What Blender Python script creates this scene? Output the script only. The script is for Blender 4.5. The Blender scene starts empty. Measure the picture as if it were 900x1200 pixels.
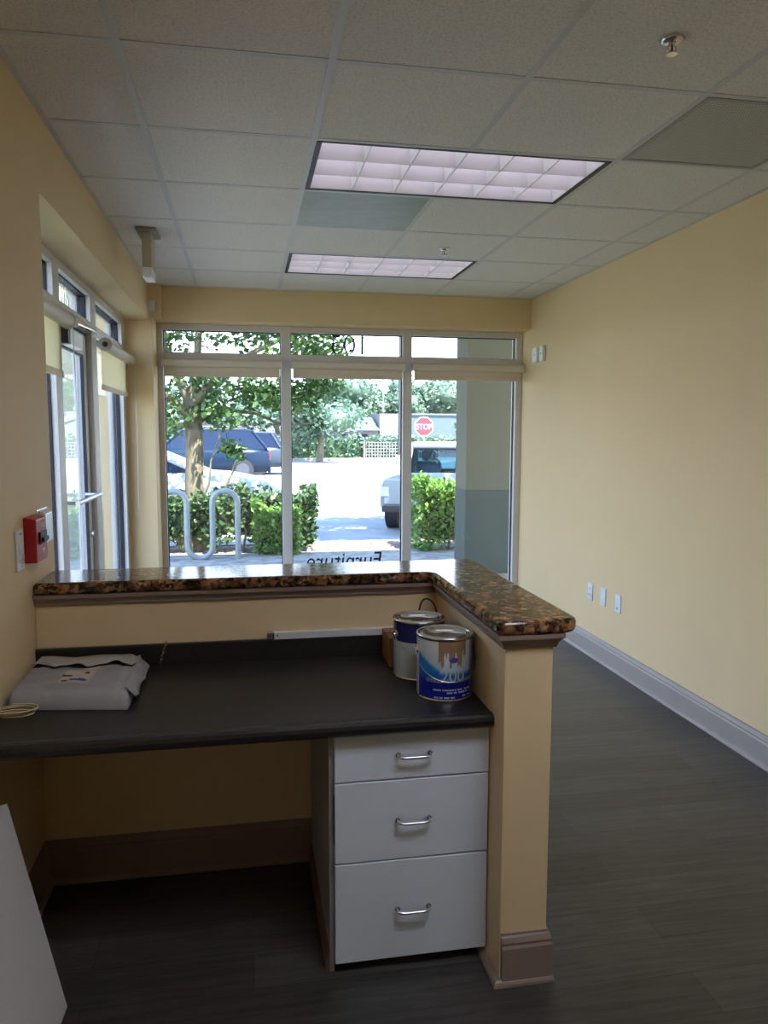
import bpy, bmesh, math, random
from mathutils import Vector, Matrix

S = bpy.context.scene
COL = S.collection
PI = math.pi
rad = math.radians

# ------------------------------------------------------------------ materials
def new_mat(name):
    m = bpy.data.materials.new(name)
    m.use_nodes = True
    nt = m.node_tree
    b = nt.nodes['Principled BSDF']
    return m, nt, b

def mat(name, col, rough=0.5, metal=0.0, spec=0.5, var=0.0, scale=20.0, bump=0.0, bscale=None, emit=None, estr=1.0, coat=0.0, stretch=None):
    m, nt, b = new_mat(name)
    b.inputs['Base Color'].default_value = (*col, 1)
    b.inputs['Roughness'].default_value = rough
    b.inputs['Metallic'].default_value = metal
    b.inputs['Specular IOR Level'].default_value = spec
    b.inputs['Coat Weight'].default_value = coat
    if emit:
        b.inputs['Emission Color'].default_value = (*emit, 1)
        b.inputs['Emission Strength'].default_value = estr
    if var or bump:
        tc = nt.nodes.new('ShaderNodeTexCoord')
        mp = nt.nodes.new('ShaderNodeMapping')
        nt.links.new(tc.outputs['Object'], mp.inputs['Vector'])
        if stretch:
            mp.inputs['Scale'].default_value = stretch
    if var:
        n = nt.nodes.new('ShaderNodeTexNoise')
        n.inputs['Scale'].default_value = scale
        n.inputs['Detail'].default_value = 4
        nt.links.new(mp.outputs['Vector'], n.inputs['Vector'])
        r = nt.nodes.new('ShaderNodeValToRGB')
        r.color_ramp.elements[0].position = 0.3
        r.color_ramp.elements[1].position = 0.7
        r.color_ramp.elements[0].color = (*[c * (1 - var) for c in col], 1)
        r.color_ramp.elements[1].color = (*[min(1, c * (1 + var)) for c in col], 1)
        nt.links.new(n.outputs['Fac'], r.inputs['Fac'])
        nt.links.new(r.outputs['Color'], b.inputs['Base Color'])
    if bump:
        n2 = nt.nodes.new('ShaderNodeTexNoise')
        n2.inputs['Scale'].default_value = bscale or scale
        n2.inputs['Detail'].default_value = 5
        nt.links.new(mp.outputs['Vector'], n2.inputs['Vector'])
        bp = nt.nodes.new('ShaderNodeBump')
        bp.inputs['Strength'].default_value = bump
        bp.inputs['Distance'].default_value = 0.005
        nt.links.new(n2.outputs['Fac'], bp.inputs['Height'])
        nt.links.new(bp.outputs['Normal'], b.inputs['Normal'])
    return m

def ramp(nt, stops, interp='LINEAR'):
    r = nt.nodes.new('ShaderNodeValToRGB')
    e = r.color_ramp.elements
    while len(e) < len(stops):
        e.new(0.5)
    for k, (p, c) in enumerate(stops):
        e[k].position = p
        e[k].color = (*c, 1)
    r.color_ramp.interpolation = interp
    return r

def wood_floor_mat():
    m, nt, b = new_mat('dark_plank_floor')
    tc = nt.nodes.new('ShaderNodeTexCoord')
    br = nt.nodes.new('ShaderNodeTexBrick')
    br.inputs['Scale'].default_value = 1.0
    br.inputs['Brick Width'].default_value = 1.22
    br.inputs['Row Height'].default_value = 0.152
    br.inputs['Mortar Size'].default_value = 0.0012
    br.inputs['Color1'].default_value = (0.043, 0.039, 0.0365, 1)
    br.inputs['Color2'].default_value = (0.068, 0.063, 0.059, 1)
    br.inputs['Mortar'].default_value = (0.018, 0.016, 0.015, 1)
    br.offset = 0.37
    nt.links.new(tc.outputs['Object'], br.inputs['Vector'])
    mp = nt.nodes.new('ShaderNodeMapping')
    mp.inputs['Scale'].default_value = (1.6, 26, 1)
    nt.links.new(tc.outputs['Object'], mp.inputs['Vector'])
    n = nt.nodes.new('ShaderNodeTexNoise')
    n.inputs['Scale'].default_value = 2.2
    n.inputs['Detail'].default_value = 7
    n.inputs['Distortion'].default_value = 0.9
    nt.links.new(mp.outputs['Vector'], n.inputs['Vector'])
    r = ramp(nt, [(0.3, (0.62, 0.61, 0.60)), (0.7, (1.3, 1.29, 1.28))])
    nt.links.new(n.outputs['Fac'], r.inputs['Fac'])
    mx = nt.nodes.new('ShaderNodeMix')
    mx.data_type = 'RGBA'
    mx.blend_type = 'MULTIPLY'
    mx.inputs['Factor'].default_value = 1.0
    nt.links.new(br.outputs['Color'], mx.inputs[6])
    nt.links.new(r.outputs['Color'], mx.inputs[7])
    nt.links.new(mx.outputs[2], b.inputs['Base Color'])
    b.inputs['Roughness'].default_value = 0.33
    b.inputs['Specular IOR Level'].default_value = 0.5
    bp = nt.nodes.new('ShaderNodeBump')
    bp.inputs['Strength'].default_value = 0.25
    bp.inputs['Distance'].default_value = 0.002
    nt.links.new(n.outputs['Fac'], bp.inputs['Height'])
    nt.links.new(bp.outputs['Normal'], b.inputs['Normal'])
    return m

def granite_mat():
    m, nt, b = new_mat('brown_granite')
    tc = nt.nodes.new('ShaderNodeTexCoord')
    v = nt.nodes.new('ShaderNodeTexVoronoi')
    v.inputs['Scale'].default_value = 85
    nz = nt.nodes.new('ShaderNodeTexNoise')
    nz.inputs['Scale'].default_value = 45
    nz.inputs['Detail'].default_value = 6
    nt.links.new(tc.outputs['Object'], nz.inputs['Vector'])
    va = nt.nodes.new('ShaderNodeVectorMath')
    va.operation = 'MULTIPLY_ADD'
    va.inputs[1].default_value = (0.03, 0.03, 0.03)
    nt.links.new(nz.outputs['Color'], va.inputs[0])
    nt.links.new(tc.outputs['Object'], va.inputs[2])
    nt.links.new(va.outputs[0], v.inputs['Vector'])
    sep = nt.nodes.new('ShaderNodeSeparateColor')
    nt.links.new(v.outputs['Color'], sep.inputs[0])
    r = ramp(nt, [(0.0, (0.012, 0.009, 0.007)), (0.25, (0.05, 0.03, 0.018)), (0.42, (0.16, 0.07, 0.028)),
                  (0.65, (0.33, 0.155, 0.065)), (0.85, (0.25, 0.15, 0.075)), (1.0, (0.48, 0.28, 0.15))])
    nt.links.new(sep.outputs[0], r.inputs['Fac'])
    n2 = nt.nodes.new('ShaderNodeTexNoise')
    n2.inputs['Scale'].default_value = 24
    n2.inputs['Detail'].default_value = 3
    nt.links.new(tc.outputs['Object'], n2.inputs['Vector'])
    r2 = ramp(nt, [(0.38, (0.22, 0.2, 0.2)), (0.56, (1.15, 1.1, 1.05))])
    nt.links.new(n2.outputs['Fac'], r2.inputs['Fac'])
    mx = nt.nodes.new('ShaderNodeMix')
    mx.data_type = 'RGBA'
    mx.blend_type = 'MULTIPLY'
    mx.inputs['Factor'].default_value = 1.0
    nt.links.new(r.outputs['Color'], mx.inputs[6])
    nt.links.new(r2.outputs['Color'], mx.inputs[7])
    nt.links.new(mx.outputs[2], b.inputs['Base Color'])
    b.inputs['Roughness'].default_value = 0.09
    b.inputs['Specular IOR Level'].default_value = 0.5
    b.inputs['IOR'].default_value = 1.5
    return m

def speckle_mat(name, col, col2, scale, lo, hi, rough=0.4, spec=0.5, bump=0.0):
    m, nt, b = new_mat(name)
    tc = nt.nodes.new('ShaderNodeTexCoord')
    n = nt.nodes.new('ShaderNodeTexNoise')
    n.inputs['Scale'].default_value = scale
    n.inputs['Detail'].default_value = 3
    nt.links.new(tc.outputs['Object'], n.inputs['Vector'])
    r = ramp(nt, [(lo, col), (hi, col2)])
    nt.links.new(n.outputs['Fac'], r.inputs['Fac'])
    nt.links.new(r.outputs['Color'], b.inputs['Base Color'])
    b.inputs['Roughness'].default_value = rough
    b.inputs['Specular IOR Level'].default_value = spec
    if bump:
        bp = nt.nodes.new('ShaderNodeBump')
        bp.inputs['Strength'].default_value = bump
        bp.inputs['Distance'].default_value = 0.003
        nt.links.new(n.outputs['Fac'], bp.inputs['Height'])
        nt.links.new(bp.outputs['Normal'], b.inputs['Normal'])
    return m

def glass_mat(name, tint=(0.9, 0.97, 0.97), refl=1.0):
    m = bpy.data.materials.new(name)
    m.use_nodes = True
    nt = m.node_tree
    nt.nodes.clear()
    out = nt.nodes.new('ShaderNodeOutputMaterial')
    mix = nt.nodes.new('ShaderNodeMixShader')
    tr = nt.nodes.new('ShaderNodeBsdfTransparent')
    tr.inputs['Color'].default_value = (*tint, 1)
    gl = nt.nodes.new('ShaderNodeBsdfGlossy')
    gl.inputs['Roughness'].default_value = 0.01
    gl.inputs['Color'].default_value = (refl, refl, refl, 1)
    ge = nt.nodes.new('ShaderNodeNewGeometry')
    dot = nt.nodes.new('ShaderNodeVectorMath')
    dot.operation = 'DOT_PRODUCT'
    nt.links.new(ge.outputs['Incoming'], dot.inputs[0])
    nt.links.new(ge.outputs['Normal'], dot.inputs[1])
    last = dot.outputs['Value']
    for op, val in (('ABSOLUTE', None), ('SUBTRACT', 1.0), ('POWER', 5.0), ('MULTIPLY', 0.96), ('ADD', 0.04)):
        mn = nt.nodes.new('ShaderNodeMath')
        mn.operation = op
        mn.use_clamp = op == 'ADD'
        if op == 'SUBTRACT':
            mn.inputs[0].default_value = val
            nt.links.new(last, mn.inputs[1])
        else:
            nt.links.new(last, mn.inputs[0])
            if val is not None:
                mn.inputs[1].default_value = val
        last = mn.outputs[0]
    nt.links.new(last, mix.inputs[0])
    nt.links.new(tr.outputs[0], mix.inputs[1])
    nt.links.new(gl.outputs[0], mix.inputs[2])
    nt.links.new(mix.outputs[0], out.inputs[0])
    return m

def leaf_mat(name, c1, c2, trans=0.35, scale=6.0):
    m = bpy.data.materials.new(name)
    m.use_nodes = True
    nt = m.node_tree
    nt.nodes.clear()
    out = nt.nodes.new('ShaderNodeOutputMaterial')
    tc = nt.nodes.new('ShaderNodeTexCoord')
    n = nt.nodes.new('ShaderNodeTexNoise')
    n.inputs['Scale'].default_value = scale
    n.inputs['Detail'].default_value = 5
    nt.links.new(tc.outputs['Object'], n.inputs['Vector'])
    r = ramp(nt, [(0.35, c1), (0.65, c2)])
    nt.links.new(n.outputs['Fac'], r.inputs['Fac'])
    d = nt.nodes.new('ShaderNodeBsdfPrincipled')
    d.inputs['Roughness'].default_value = 0.45
    d.inputs['Specular IOR Level'].default_value = 0.4
    t = nt.nodes.new('ShaderNodeBsdfTranslucent')
    nt.links.new(r.outputs['Color'], d.inputs['Base Color'])
    nt.links.new(r.outputs['Color'], t.inputs['Color'])
    mix = nt.nodes.new('ShaderNodeMixShader')
    mix.inputs[0].default_value = trans
    nt.links.new(d.outputs[0], mix.inputs[1])
    nt.links.new(t.outputs[0], mix.inputs[2])
    nt.links.new(mix.outputs[0], out.inputs[0])
    return m

def fabric_mat(name, col, trans=0.45):
    m = bpy.data.materials.new(name)
    m.use_nodes = True
    nt = m.node_tree
    nt.nodes.clear()
    out = nt.nodes.new('ShaderNodeOutputMaterial')
    d = nt.nodes.new('ShaderNodeBsdfDiffuse')
    t = nt.nodes.new('ShaderNodeBsdfTranslucent')
    tc = nt.nodes.new('ShaderNodeTexCoord')
    w = nt.nodes.new('ShaderNodeTexNoise')
    w.inputs['Scale'].default_value = 300
    nt.links.new(tc.outputs['Object'], w.inputs['Vector'])
    r = ramp(nt, [(0.3, tuple(c * 0.9 for c in col)), (0.7, col)])
    nt.links.new(w.outputs['Fac'], r.inputs['Fac'])
    nt.links.new(r.outputs['Color'], d.inputs['Color'])
    nt.links.new(r.outputs['Color'], t.inputs['Color'])
    mix = nt.nodes.new('ShaderNodeMixShader')
    mix.inputs[0].default_value = trans
    nt.links.new(d.outputs[0], mix.inputs[1])
    nt.links.new(t.outputs[0], mix.inputs[2])
    nt.links.new(mix.outputs[0], out.inputs[0])
    return m

def tile_mat():
    m, nt, b = new_mat('acoustic_tile')
    tc = nt.nodes.new('ShaderNodeTexCoord')
    n = nt.nodes.new('ShaderNodeTexNoise')
    n.inputs['Scale'].default_value = 130
    n.inputs['Detail'].default_value = 4
    nt.links.new(tc.outputs['Object'], n.inputs['Vector'])
    r = ramp(nt, [(0.34, (0.66, 0.65, 0.62)), (0.5, (0.80, 0.795, 0.77)), (0.7, (0.84, 0.835, 0.81))])
    nt.links.new(n.outputs['Fac'], r.inputs['Fac'])
    nt.links.new(r.outputs['Color'], b.inputs['Base Color'])
    b.inputs['Roughness'].default_value = 0.95
    b.inputs['Specular IOR Level'].default_value = 0.1
    bp = nt.nodes.new('ShaderNodeBump')
    bp.inputs['Strength'].default_value = 0.2
    bp.inputs['Distance'].default_value = 0.0015
    nt.links.new(n.outputs['Fac'], bp.inputs['Height'])
    nt.links.new(bp.outputs['Normal'], b.inputs['Normal'])
    return m

def perforated_mat():
    m, nt, b = new_mat('perforated_metal')
    tc = nt.nodes.new('ShaderNodeTexCoord')
    v = nt.nodes.new('ShaderNodeTexVoronoi')
    v.inputs['Scale'].default_value = 85
    v.inputs['Randomness'].default_value = 0.0
    nt.links.new(tc.outputs['Object'], v.inputs['Vector'])
    r = ramp(nt, [(0.30, (0.13, 0.14, 0.13)), (0.42, (0.52, 0.54, 0.51))])
    nt.links.new(v.outputs['Distance'], r.inputs['Fac'])
    nt.links.new(r.outputs['Color'], b.inputs['Base Color'])
    b.inputs['Roughness'].default_value = 0.5
    return m

def vcol_mat(name, rough=0.25, metal=0.0, attr='print'):
    m, nt, b = new_mat(name)
    a = nt.nodes.new('ShaderNodeVertexColor')
    a.layer_name = attr
    nt.links.new(a.outputs['Color'], b.inputs['Base Color'])
    b.inputs['Roughness'].default_value = rough
    b.inputs['Metallic'].default_value = metal
    return m

M = {}
M['wall'] = mat('cream_yellow_paint', (0.77, 0.60, 0.355), 0.62, spec=0.3, var=0.015, scale=3, bump=0.06, bscale=180)
M['tile'] = tile_mat()
M['tbar'] = mat('white_tee_bar', (0.62, 0.64, 0.66), 0.45)
M['slab'] = mat('dark_plenum', (0.12, 0.12, 0.12), 0.9)
M['floor'] = wood_floor_mat()
M['trim'] = mat('taupe_trim_paint', (0.27, 0.20, 0.165), 0.42, var=0.04, scale=8)
M['trim_light'] = mat('grey_trim_paint', (0.36, 0.31, 0.285), 0.45, var=0.03, scale=6)
M['granite'] = granite_mat()
M['laminate'] = speckle_mat('black_speckled_laminate', (0.014, 0.012, 0.011), (0.04, 0.036, 0.034), 380, 0.42, 0.72, rough=0.36, spec=0.42)
M['cabinet'] = mat('white_melamine', (0.68, 0.75, 0.84), 0.38, var=0.012, scale=4)
M['cabside'] = mat('shaded_cabinet_side', (0.34, 0.33, 0.33), 0.5)  # shadow on the side panel is put into this colour
M['chrome'] = mat('chrome', (0.75, 0.73, 0.73), 0.18, metal=1.0)
M['alu'] = mat('brushed_aluminium', (0.74, 0.75, 0.78), 0.28, metal=0.9)
M['frame'] = mat('beige_storefront_frame', (0.66, 0.645, 0.63), 0.4, spec=0.5)
M['gasket'] = mat('dark_blue_gasket', (0.006, 0.007, 0.022), 0.5)
M['glass'] = glass_mat('window_glass', (0.965, 0.985, 0.99))
M['shade'] = mat('tan_shade_cassette', (0.68, 0.62, 0.51), 0.5)
M['fabric'] = fabric_mat('cream_roller_fabric', (0.86, 0.80, 0.62), 0.5)
M['hem'] = fabric_mat('tan_hem_fabric', (0.78, 0.69, 0.57), 0.35)
M['white'] = mat('white_plastic', (0.78, 0.79, 0.80), 0.35)
M['plate'] = mat('cool_white_plate', (0.72, 0.80, 0.90), 0.3)
M['black'] = mat('black_paint', (0.012, 0.012, 0.013), 0.45)
M['darkgrey'] = mat('dark_grey', (0.05, 0.05, 0.055), 0.5)
M['red'] = mat('alarm_red', (0.42, 0.012, 0.014), 0.35)
M['letterwhite'] = mat('white_letter', (0.8, 0.75, 0.76), 0.5)
M['lamp'] = mat('lamp_panel', (0.8, 0.8, 0.8), 0.5, emit=(0.93, 0.86, 1.0), estr=0.55)
M['lamp_fill'] = mat('lamp_panel_fill', (0.8, 0.8, 0.8), 0.5, emit=(0.88, 0.95, 1.08), estr=6.2)
M['louver'] = mat('louver_white', (0.78, 0.77, 0.80), 0.35)
M['beige'] = mat('beige_plastic', (0.50, 0.46, 0.34), 0.5)
M['green_panel'] = mat('grey_green_panel', (0.30, 0.36, 0.33), 0.4, var=0.16, scale=7, stretch=(1, 3, 1))
M['perf'] = perforated_mat()
M['poly'] = mat('grey_poly_mailer', (0.35, 0.35, 0.365), 0.36, var=0.06, scale=9, bump=0.35, bscale=26)
M['polyin'] = mat('black_mailer_lining', (0.01, 0.01, 0.01), 0.5)
M['sticker'] = mat('pale_pink_sticker', (0.62, 0.52, 0.45), 0.5, var=0.05, scale=30)
M['inkblue'] = mat('blue_ink', (0.02, 0.06, 0.45), 0.5)
M['inkdark'] = mat('dark_ink', (0.02, 0.02, 0.025), 0.5)
M['cardboard'] = mat('brown_cardboard', (0.36, 0.19, 0.085), 0.75, var=0.1, scale=30)
M['cream_cord'] = mat('cream_cord', (0.62, 0.52, 0.32), 0.5)
M['steel'] = mat('tinplate', (0.72, 0.70, 0.69), 0.17, metal=1.0)
M['canprint'] = vcol_mat('can_label_print', 0.22)
M['wireblack'] = mat('black_wire', (0.01, 0.01, 0.01), 0.4)
M['board'] = mat('white_board_face', (0.70, 0.67, 0.66), 0.5, var=0.02, scale=3)
M['vinyl_dark'] = mat('dark_vinyl_letters', (0.03, 0.025, 0.07), 0.5)
M['vinyl_black'] = mat('black_vinyl_letters', (0.012, 0.012, 0.014), 0.5)
M['vinyl_pale'] = mat('pale_vinyl_letters', (0.85, 0.85, 0.72), 0.5)
M['reddish'] = mat('reddish_wood_shoe', (0.20, 0.10, 0.075), 0.5, var=0.1, scale=12)
# outdoors
M['asphalt'] = speckle_mat('asphalt', (0.22, 0.225, 0.23), (0.31, 0.31, 0.31), 2.2, 0.3, 0.7, rough=0.85, spec=0.2, bump=0.3)
M['concrete'] = speckle_mat('sidewalk_concrete', (0.24, 0.22, 0.20), (0.42, 0.39, 0.36), 7, 0.35, 0.65, rough=0.85, spec=0.2)
M['mulch'] = speckle_mat('mulch', (0.07, 0.05, 0.04), (0.34, 0.29, 0.25), 26, 0.4, 0.65, rough=0.9, spec=0.1, bump=0.6)
M['lawn'] = speckle_mat('lawn', (0.03, 0.06, 0.015), (0.08, 0.13, 0.04), 14, .35, .65, rough=.9, spec=.1, bump=.6)
M['stucco'] = mat('exterior_stucco', (0.115, 0.12, 0.085), 0.85, var=0.05, scale=18, bump=0.3, bscale=90)  # pier's shade under the canopy is in this tone; corner column has a lighter copy
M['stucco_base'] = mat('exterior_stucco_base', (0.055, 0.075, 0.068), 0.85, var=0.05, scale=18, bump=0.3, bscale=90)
M['soffit'] = mat('exterior_soffit', (0.74, 0.73, 0.56), 0.8)
M['galv'] = mat('galvanised_pipe', (0.27, 0.31, 0.32), 0.5, metal=0.2, var=0.1, scale=14)
M['bark'] = mat('grey_green_bark', (0.17, 0.145, 0.095), 0.9, var=0.35, scale=9, bump=0.7, bscale=22)
M['leaf_tree'] = leaf_mat('tree_leaf', (0.03, 0.085, 0.025), (0.105, 0.20, 0.045), 0.35)
M['leaf_dark'] = leaf_mat('dark_hedge_leaf', (0.022, 0.055, 0.022), (0.07, 0.14, 0.045), 0.25)
M['leaf_bright'] = leaf_mat('bright_leaf', (0.06, 0.17, 0.03), (0.24, 0.42, 0.09), 0.35, 10)
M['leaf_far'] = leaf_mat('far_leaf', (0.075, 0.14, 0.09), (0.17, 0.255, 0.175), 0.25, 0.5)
M['leaf_yellow'] = leaf_mat('yellow_flower', (0.45, 0.40, 0.04), (0.80, 0.62, 0.06), 0.3, 4)
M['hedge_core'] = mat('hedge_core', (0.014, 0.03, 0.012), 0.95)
M['carwhite'] = mat('white_car_paint', (0.40, 0.44, 0.48), 0.25, coat=0.3)
M['carblue'] = mat('dark_blue_car_paint', (0.006, 0.018, 0.04), 0.22, spec=0.25)
M['cargrey'] = mat('slate_car_paint', (0.04, 0.055, 0.08), 0.25, spec=.3)
M['carglass'] = mat('tinted_car_glass', (0.012, 0.022, 0.05), 0.1, spec=0.22)
M['tyre'] = mat('tyre_rubber', (0.025, 0.027, 0.032), 0.75)
M['hub'] = mat('wheel_hub', (0.06, 0.065, 0.08), 0.5)
M['taillight'] = mat('tail_light', (0.55, 0.03, 0.03), 0.2)
M['lampclear'] = mat('clear_lens', (0.8, 0.8, 0.82), 0.15)
M['stopred'] = mat('stop_sign_red', (0.62, 0.03, 0.045), 0.45)
M['lattice'] = mat('white_lattice', (0.22, 0.21, 0.21), 0.7)
M['bwhite'] = mat('white_building', (0.17, 0.17, 0.17), 0.8)
M['baqua'] = mat('pale_aqua_building', (0.085, 0.12, 0.125), 0.8)
M['broof'] = mat('pale_roof', (0.075, 0.11, 0.115), 0.7)
M['seat'] = mat('truck_seat', (0.10, 0.10, 0.16), 0.7)
M['dash'] = mat('truck_dash', (0.16, 0.08, 0.07), 0.6)

# ------------------------------------------------------------------ mesh builder
class MB:
    def __init__(s):
        s.v, s.f, s.m, s.sm, s.cols = [], [], [], [], None
        s.cur = 0
        s.smooth = False
    def add(s, vs, fs, smooth=None):
        o = len(s.v)
        s.v += [tuple(v) for v in vs]
        for f in fs:
            s.f.append(tuple(i + o for i in f))
            s.m.append(s.cur)
            s.sm.append(s.smooth if smooth is None else smooth)
        return s
    def box(s, x0, x1, y0, y1, z0, z1):
        vs = [(x0, y0, z0), (x1, y0, z0), (x1, y1, z0), (x0, y1, z0), (x0, y0, z1), (x1, y0, z1), (x1, y1, z1), (x0, y1, z1)]
        return s.add(vs, [(3, 2, 1, 0), (4, 5, 6, 7), (0, 1, 5, 4), (1, 2, 6, 5), (2, 3, 7, 6), (3, 0, 4, 7)], False)
    def hexa(s, b, t):
        return s.add(list(b) + list(t), [(3, 2, 1, 0), (4, 5, 6, 7), (0, 1, 5, 4), (1, 2, 6, 5), (2, 3, 7, 6), (3, 0, 4, 7)], False)
    def cyl(s, p0, p1, r0, r1=None, n=16, caps=True):
        r1 = r0 if r1 is None else r1
        p0, p1 = Vector(p0), Vector(p1)
        d = (p1 - p0).normalized()
        a = d.orthogonal().normalized()
        b = d.cross(a)
        vs = []
        for p, r in ((p0, r0), (p1, r1)):
            for i in range(n):
                t = 2 * PI * i / n
                vs.append(p + a * (r * math.cos(t)) + b * (r * math.sin(t)))
        s.add(vs, [(i, (i + 1) % n, n + (i + 1) % n, n + i) for i in range(n)], True)
        if caps:
            s.add(vs[:n], [tuple(range(n))[::-1]], False)
            s.add(vs[n:], [tuple(range(n))], False)
        return s
    def tube(s, pts, r, n=8, closed=False, caps=True):
        P = [Vector(p) for p in pts]
        k = len(P)
        rs = r if isinstance(r, (list, tuple)) else [r] * k
        ref = None
        vs = []
        for i in range(k):
            if closed:
                d = (P[(i + 1) % k] - P[i - 1]).normalized()
            else:
                d = (P[min(i + 1, k - 1)] - P[max(i - 1, 0)]).normalized()
            if ref is None:
                ref = d.orthogonal().normalized()
            ref = (ref - d * ref.dot(d))
            ref = ref.normalized() if ref.length > 1e-6 else d.orthogonal().normalized()
            b = d.cross(ref)
            for j in range(n):
                t = 2 * PI * j / n
                vs.append(P[i] + ref * (rs[i] * math.cos(t)) + b * (rs[i] * math.sin(t)))
        fs = []
        for i in range(k if closed else k - 1):
            a, b2 = i * n, ((i + 1) % k) * n
            for j in range(n):
                fs.append((a + j, a + (j + 1) % n, b2 + (j + 1) % n, b2 + j))
        s.add(vs, fs, True)
        if caps and not closed:
            s.add(vs[:n], [tuple(range(n))[::-1]], False)
            s.add(vs[-n:], [tuple(range(n))], False)
        return s
    def lathe(s, prof, c=(0, 0, 0), n=32, smooth=True):
        vs = []
        for (r, z) in prof:
            for i in range(n):
                t = 2 * PI * i / n
                vs.append((c[0] + r * math.cos(t), c[1] + r * math.sin(t), c[2] + z))
        fs = []
        for k in range(len(prof) - 1):
            for i in range(n):
                fs.append((k * n + i, k * n + (i + 1) % n, (k + 1) * n + (i + 1) % n, (k + 1) * n + i))
        return s.add(vs, fs, smooth)
    def prism(s, poly, d0, d1, axis='z'):
        n = len(poly)
        def P(a, b, d):
            return {'z': (a, b, d), 'y': (a, d, b), 'x': (d, a, b)}[axis]
        vs = [P(a, b, d0) for a, b in poly] + [P(a, b, d1) for a, b in poly]
        fs = [(i, (i + 1) % n, n + (i + 1) % n, n + i) for i in range(n)]
        fs += [tuple(range(n))[::-1], tuple(range(n, 2 * n))]
        return s.add(vs, fs, False)
    def sweep(s, path, prof, z=0.0):
        """moulding profile (out, up) along a horizontal path; out = right of travel, mitred corners"""
        P = [Vector((p[0], p[1])) for p in path]
        k = len(P)
        offs = []
        for i in range(k):
            ns = []
            if i > 0:
                d = (P[i] - P[i - 1]).normalized()
                ns.append(Vector((d.y, -d.x)))
            if i < k - 1:
                d = (P[i + 1] - P[i]).normalized()
                ns.append(Vector((d.y, -d.x)))
            if len(ns) == 1:
                offs.append(ns[0])
            else:
                m = ns[0] + ns[1]
                offs.append(m / (1 + ns[0].dot(ns[1])))
        vs = []
        n = len(prof)
        for i in range(k):
            for (o, u) in prof:
                q = P[i] + offs[i] * o
                vs.append((q.x, q.y, z + u))
        fs = []
        for i in range(k - 1):
            for j in range(n - 1):
                fs.append((i * n + j, i * n + j + 1, (i + 1) * n + j + 1, (i + 1) * n + j))
        fs.append(tuple(range(n))[::-1])
        fs.append(tuple(range((k - 1) * n, k * n)))
        return s.add(vs, fs, False)
    def build(s, name, mats, parent=None, base=None, bevel=0.0, seg=2, colname=None):
        if not isinstance(mats, (list, tuple)):
            mats = [mats]
        if parent is not None:
            o = Vector(parent['_o'])
        elif base is not None:
            o = Vector(base)
        else:
            xs = [v[0] for v in s.v]; ys = [v[1] for v in s.v]; zs = [v[2] for v in s.v]
            o = Vector(((min(xs) + max(xs)) / 2, (min(ys) + max(ys)) / 2, min(zs)))
        me = bpy.data.meshes.new(name)
        me.from_pydata([(v[0] - o.x, v[1] - o.y, v[2] - o.z) for v in s.v], [], s.f)
        for m_ in mats:
            me.materials.append(m_)
        me.polygons.foreach_set('material_index', s.m)
        me.polygons.foreach_set('use_smooth', s.sm)
        if s.cols:
            ca = me.color_attributes.new(colname or 'print', 'FLOAT_COLOR', 'POINT')
            for i, c in enumerate(s.cols):
                ca.data[i].color = (*c, 1)
        me.update()
        ob = bpy.data.objects.new(name, me)
        COL.objects.link(ob)
        ob['_o'] = tuple(o)
        if parent is not None:
            ob.parent = parent
            # children are stored relative to the thing's base; sub-parts sit at the same origin
        else:
            ob.location = o
        if bevel:
            bv = ob.modifiers.new('bevel', 'BEVEL')
            bv.width = bevel
            bv.segments = seg
            bv.limit_method = 'ANGLE'
            bv.angle_limit = rad(35)
        return ob

def empty(name, loc, label=None, cat=None, group=None):
    o = bpy.data.objects.new(name, None)
    COL.objects.link(o)
    o.location = loc
    o.empty_display_size = 0.1
    o['_o'] = tuple(loc)
    tag(o, label, cat, group)
    return o

def tag(o, label=None, cat=None, group=None, kind=None):
    if label: o['label'] = label
    if cat: o['category'] = cat
    if group: o['group'] = group
    if kind: o['kind'] = kind
    return o

def structure(o):
    o['kind'] = 'structure'
    return o

def copy_tree(o, parent=None):
    c = o.copy()
    COL.objects.link(c)
    if parent is not None:
        c.parent = parent
    for ch in list(o.children):
        copy_tree(ch, c)
    return c

def bez(p0, p1, p2, n=12):
    p0, p1, p2 = Vector(p0), Vector(p1), Vector(p2)
    return [(p0 * (1 - t) ** 2 + p1 * 2 * t * (1 - t) + p2 * t * t) for t in [i / n for i in range(n + 1)]]

def round_poly(pts, radii, n=6):
    out = []
    k = len(pts)
    for i, p in enumerate(pts):
        r = radii[i]
        p = Vector(p)
        if r <= 0:
            out.append(tuple(p)); continue
        a = (Vector(pts[i - 1]) - p).normalized()
        b = (Vector(pts[(i + 1) % k]) - p).normalized()
        ang = a.angle(b)
        t = r / math.tan(ang / 2)
        c = p + (a + b).normalized() * (r / math.sin(ang / 2))
        s0 = p + a * t - c
        s1 = p + b * t - c
        a0 = math.atan2(s0.y, s0.x); a1 = math.atan2(s1.y, s1.x)
        da = (a1 - a0 + PI) % (2 * PI) - PI
        for j in range(n + 1):
            th = a0 + da * j / n
            out.append((c.x + r * math.cos(th), c.y + r * math.sin(th)))
    return out

def text_mesh(body, size, extrude=0.0006, shear=0.0):
    cu = bpy.data.curves.new('tmp_text', 'FONT')
    cu.body = body
    cu.size = size
    cu.extrude = extrude
    cu.shear = shear
    cu.align_x = 'CENTER'
    ob = bpy.data.objects.new('tmp_text', cu)
    COL.objects.link(ob)
    dg = bpy.context.evaluated_depsgraph_get()
    dg.update()
    me = bpy.data.meshes.new_from_object(ob.evaluated_get(dg))
    vs = [tuple(v.co) for v in me.vertices]
    fs = [tuple(p.vertices) for p in me.polygons]
    bpy.data.objects.remove(ob)
    bpy.data.curves.remove(cu)
    bpy.data.meshes.remove(me)
    return vs, fs

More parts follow.
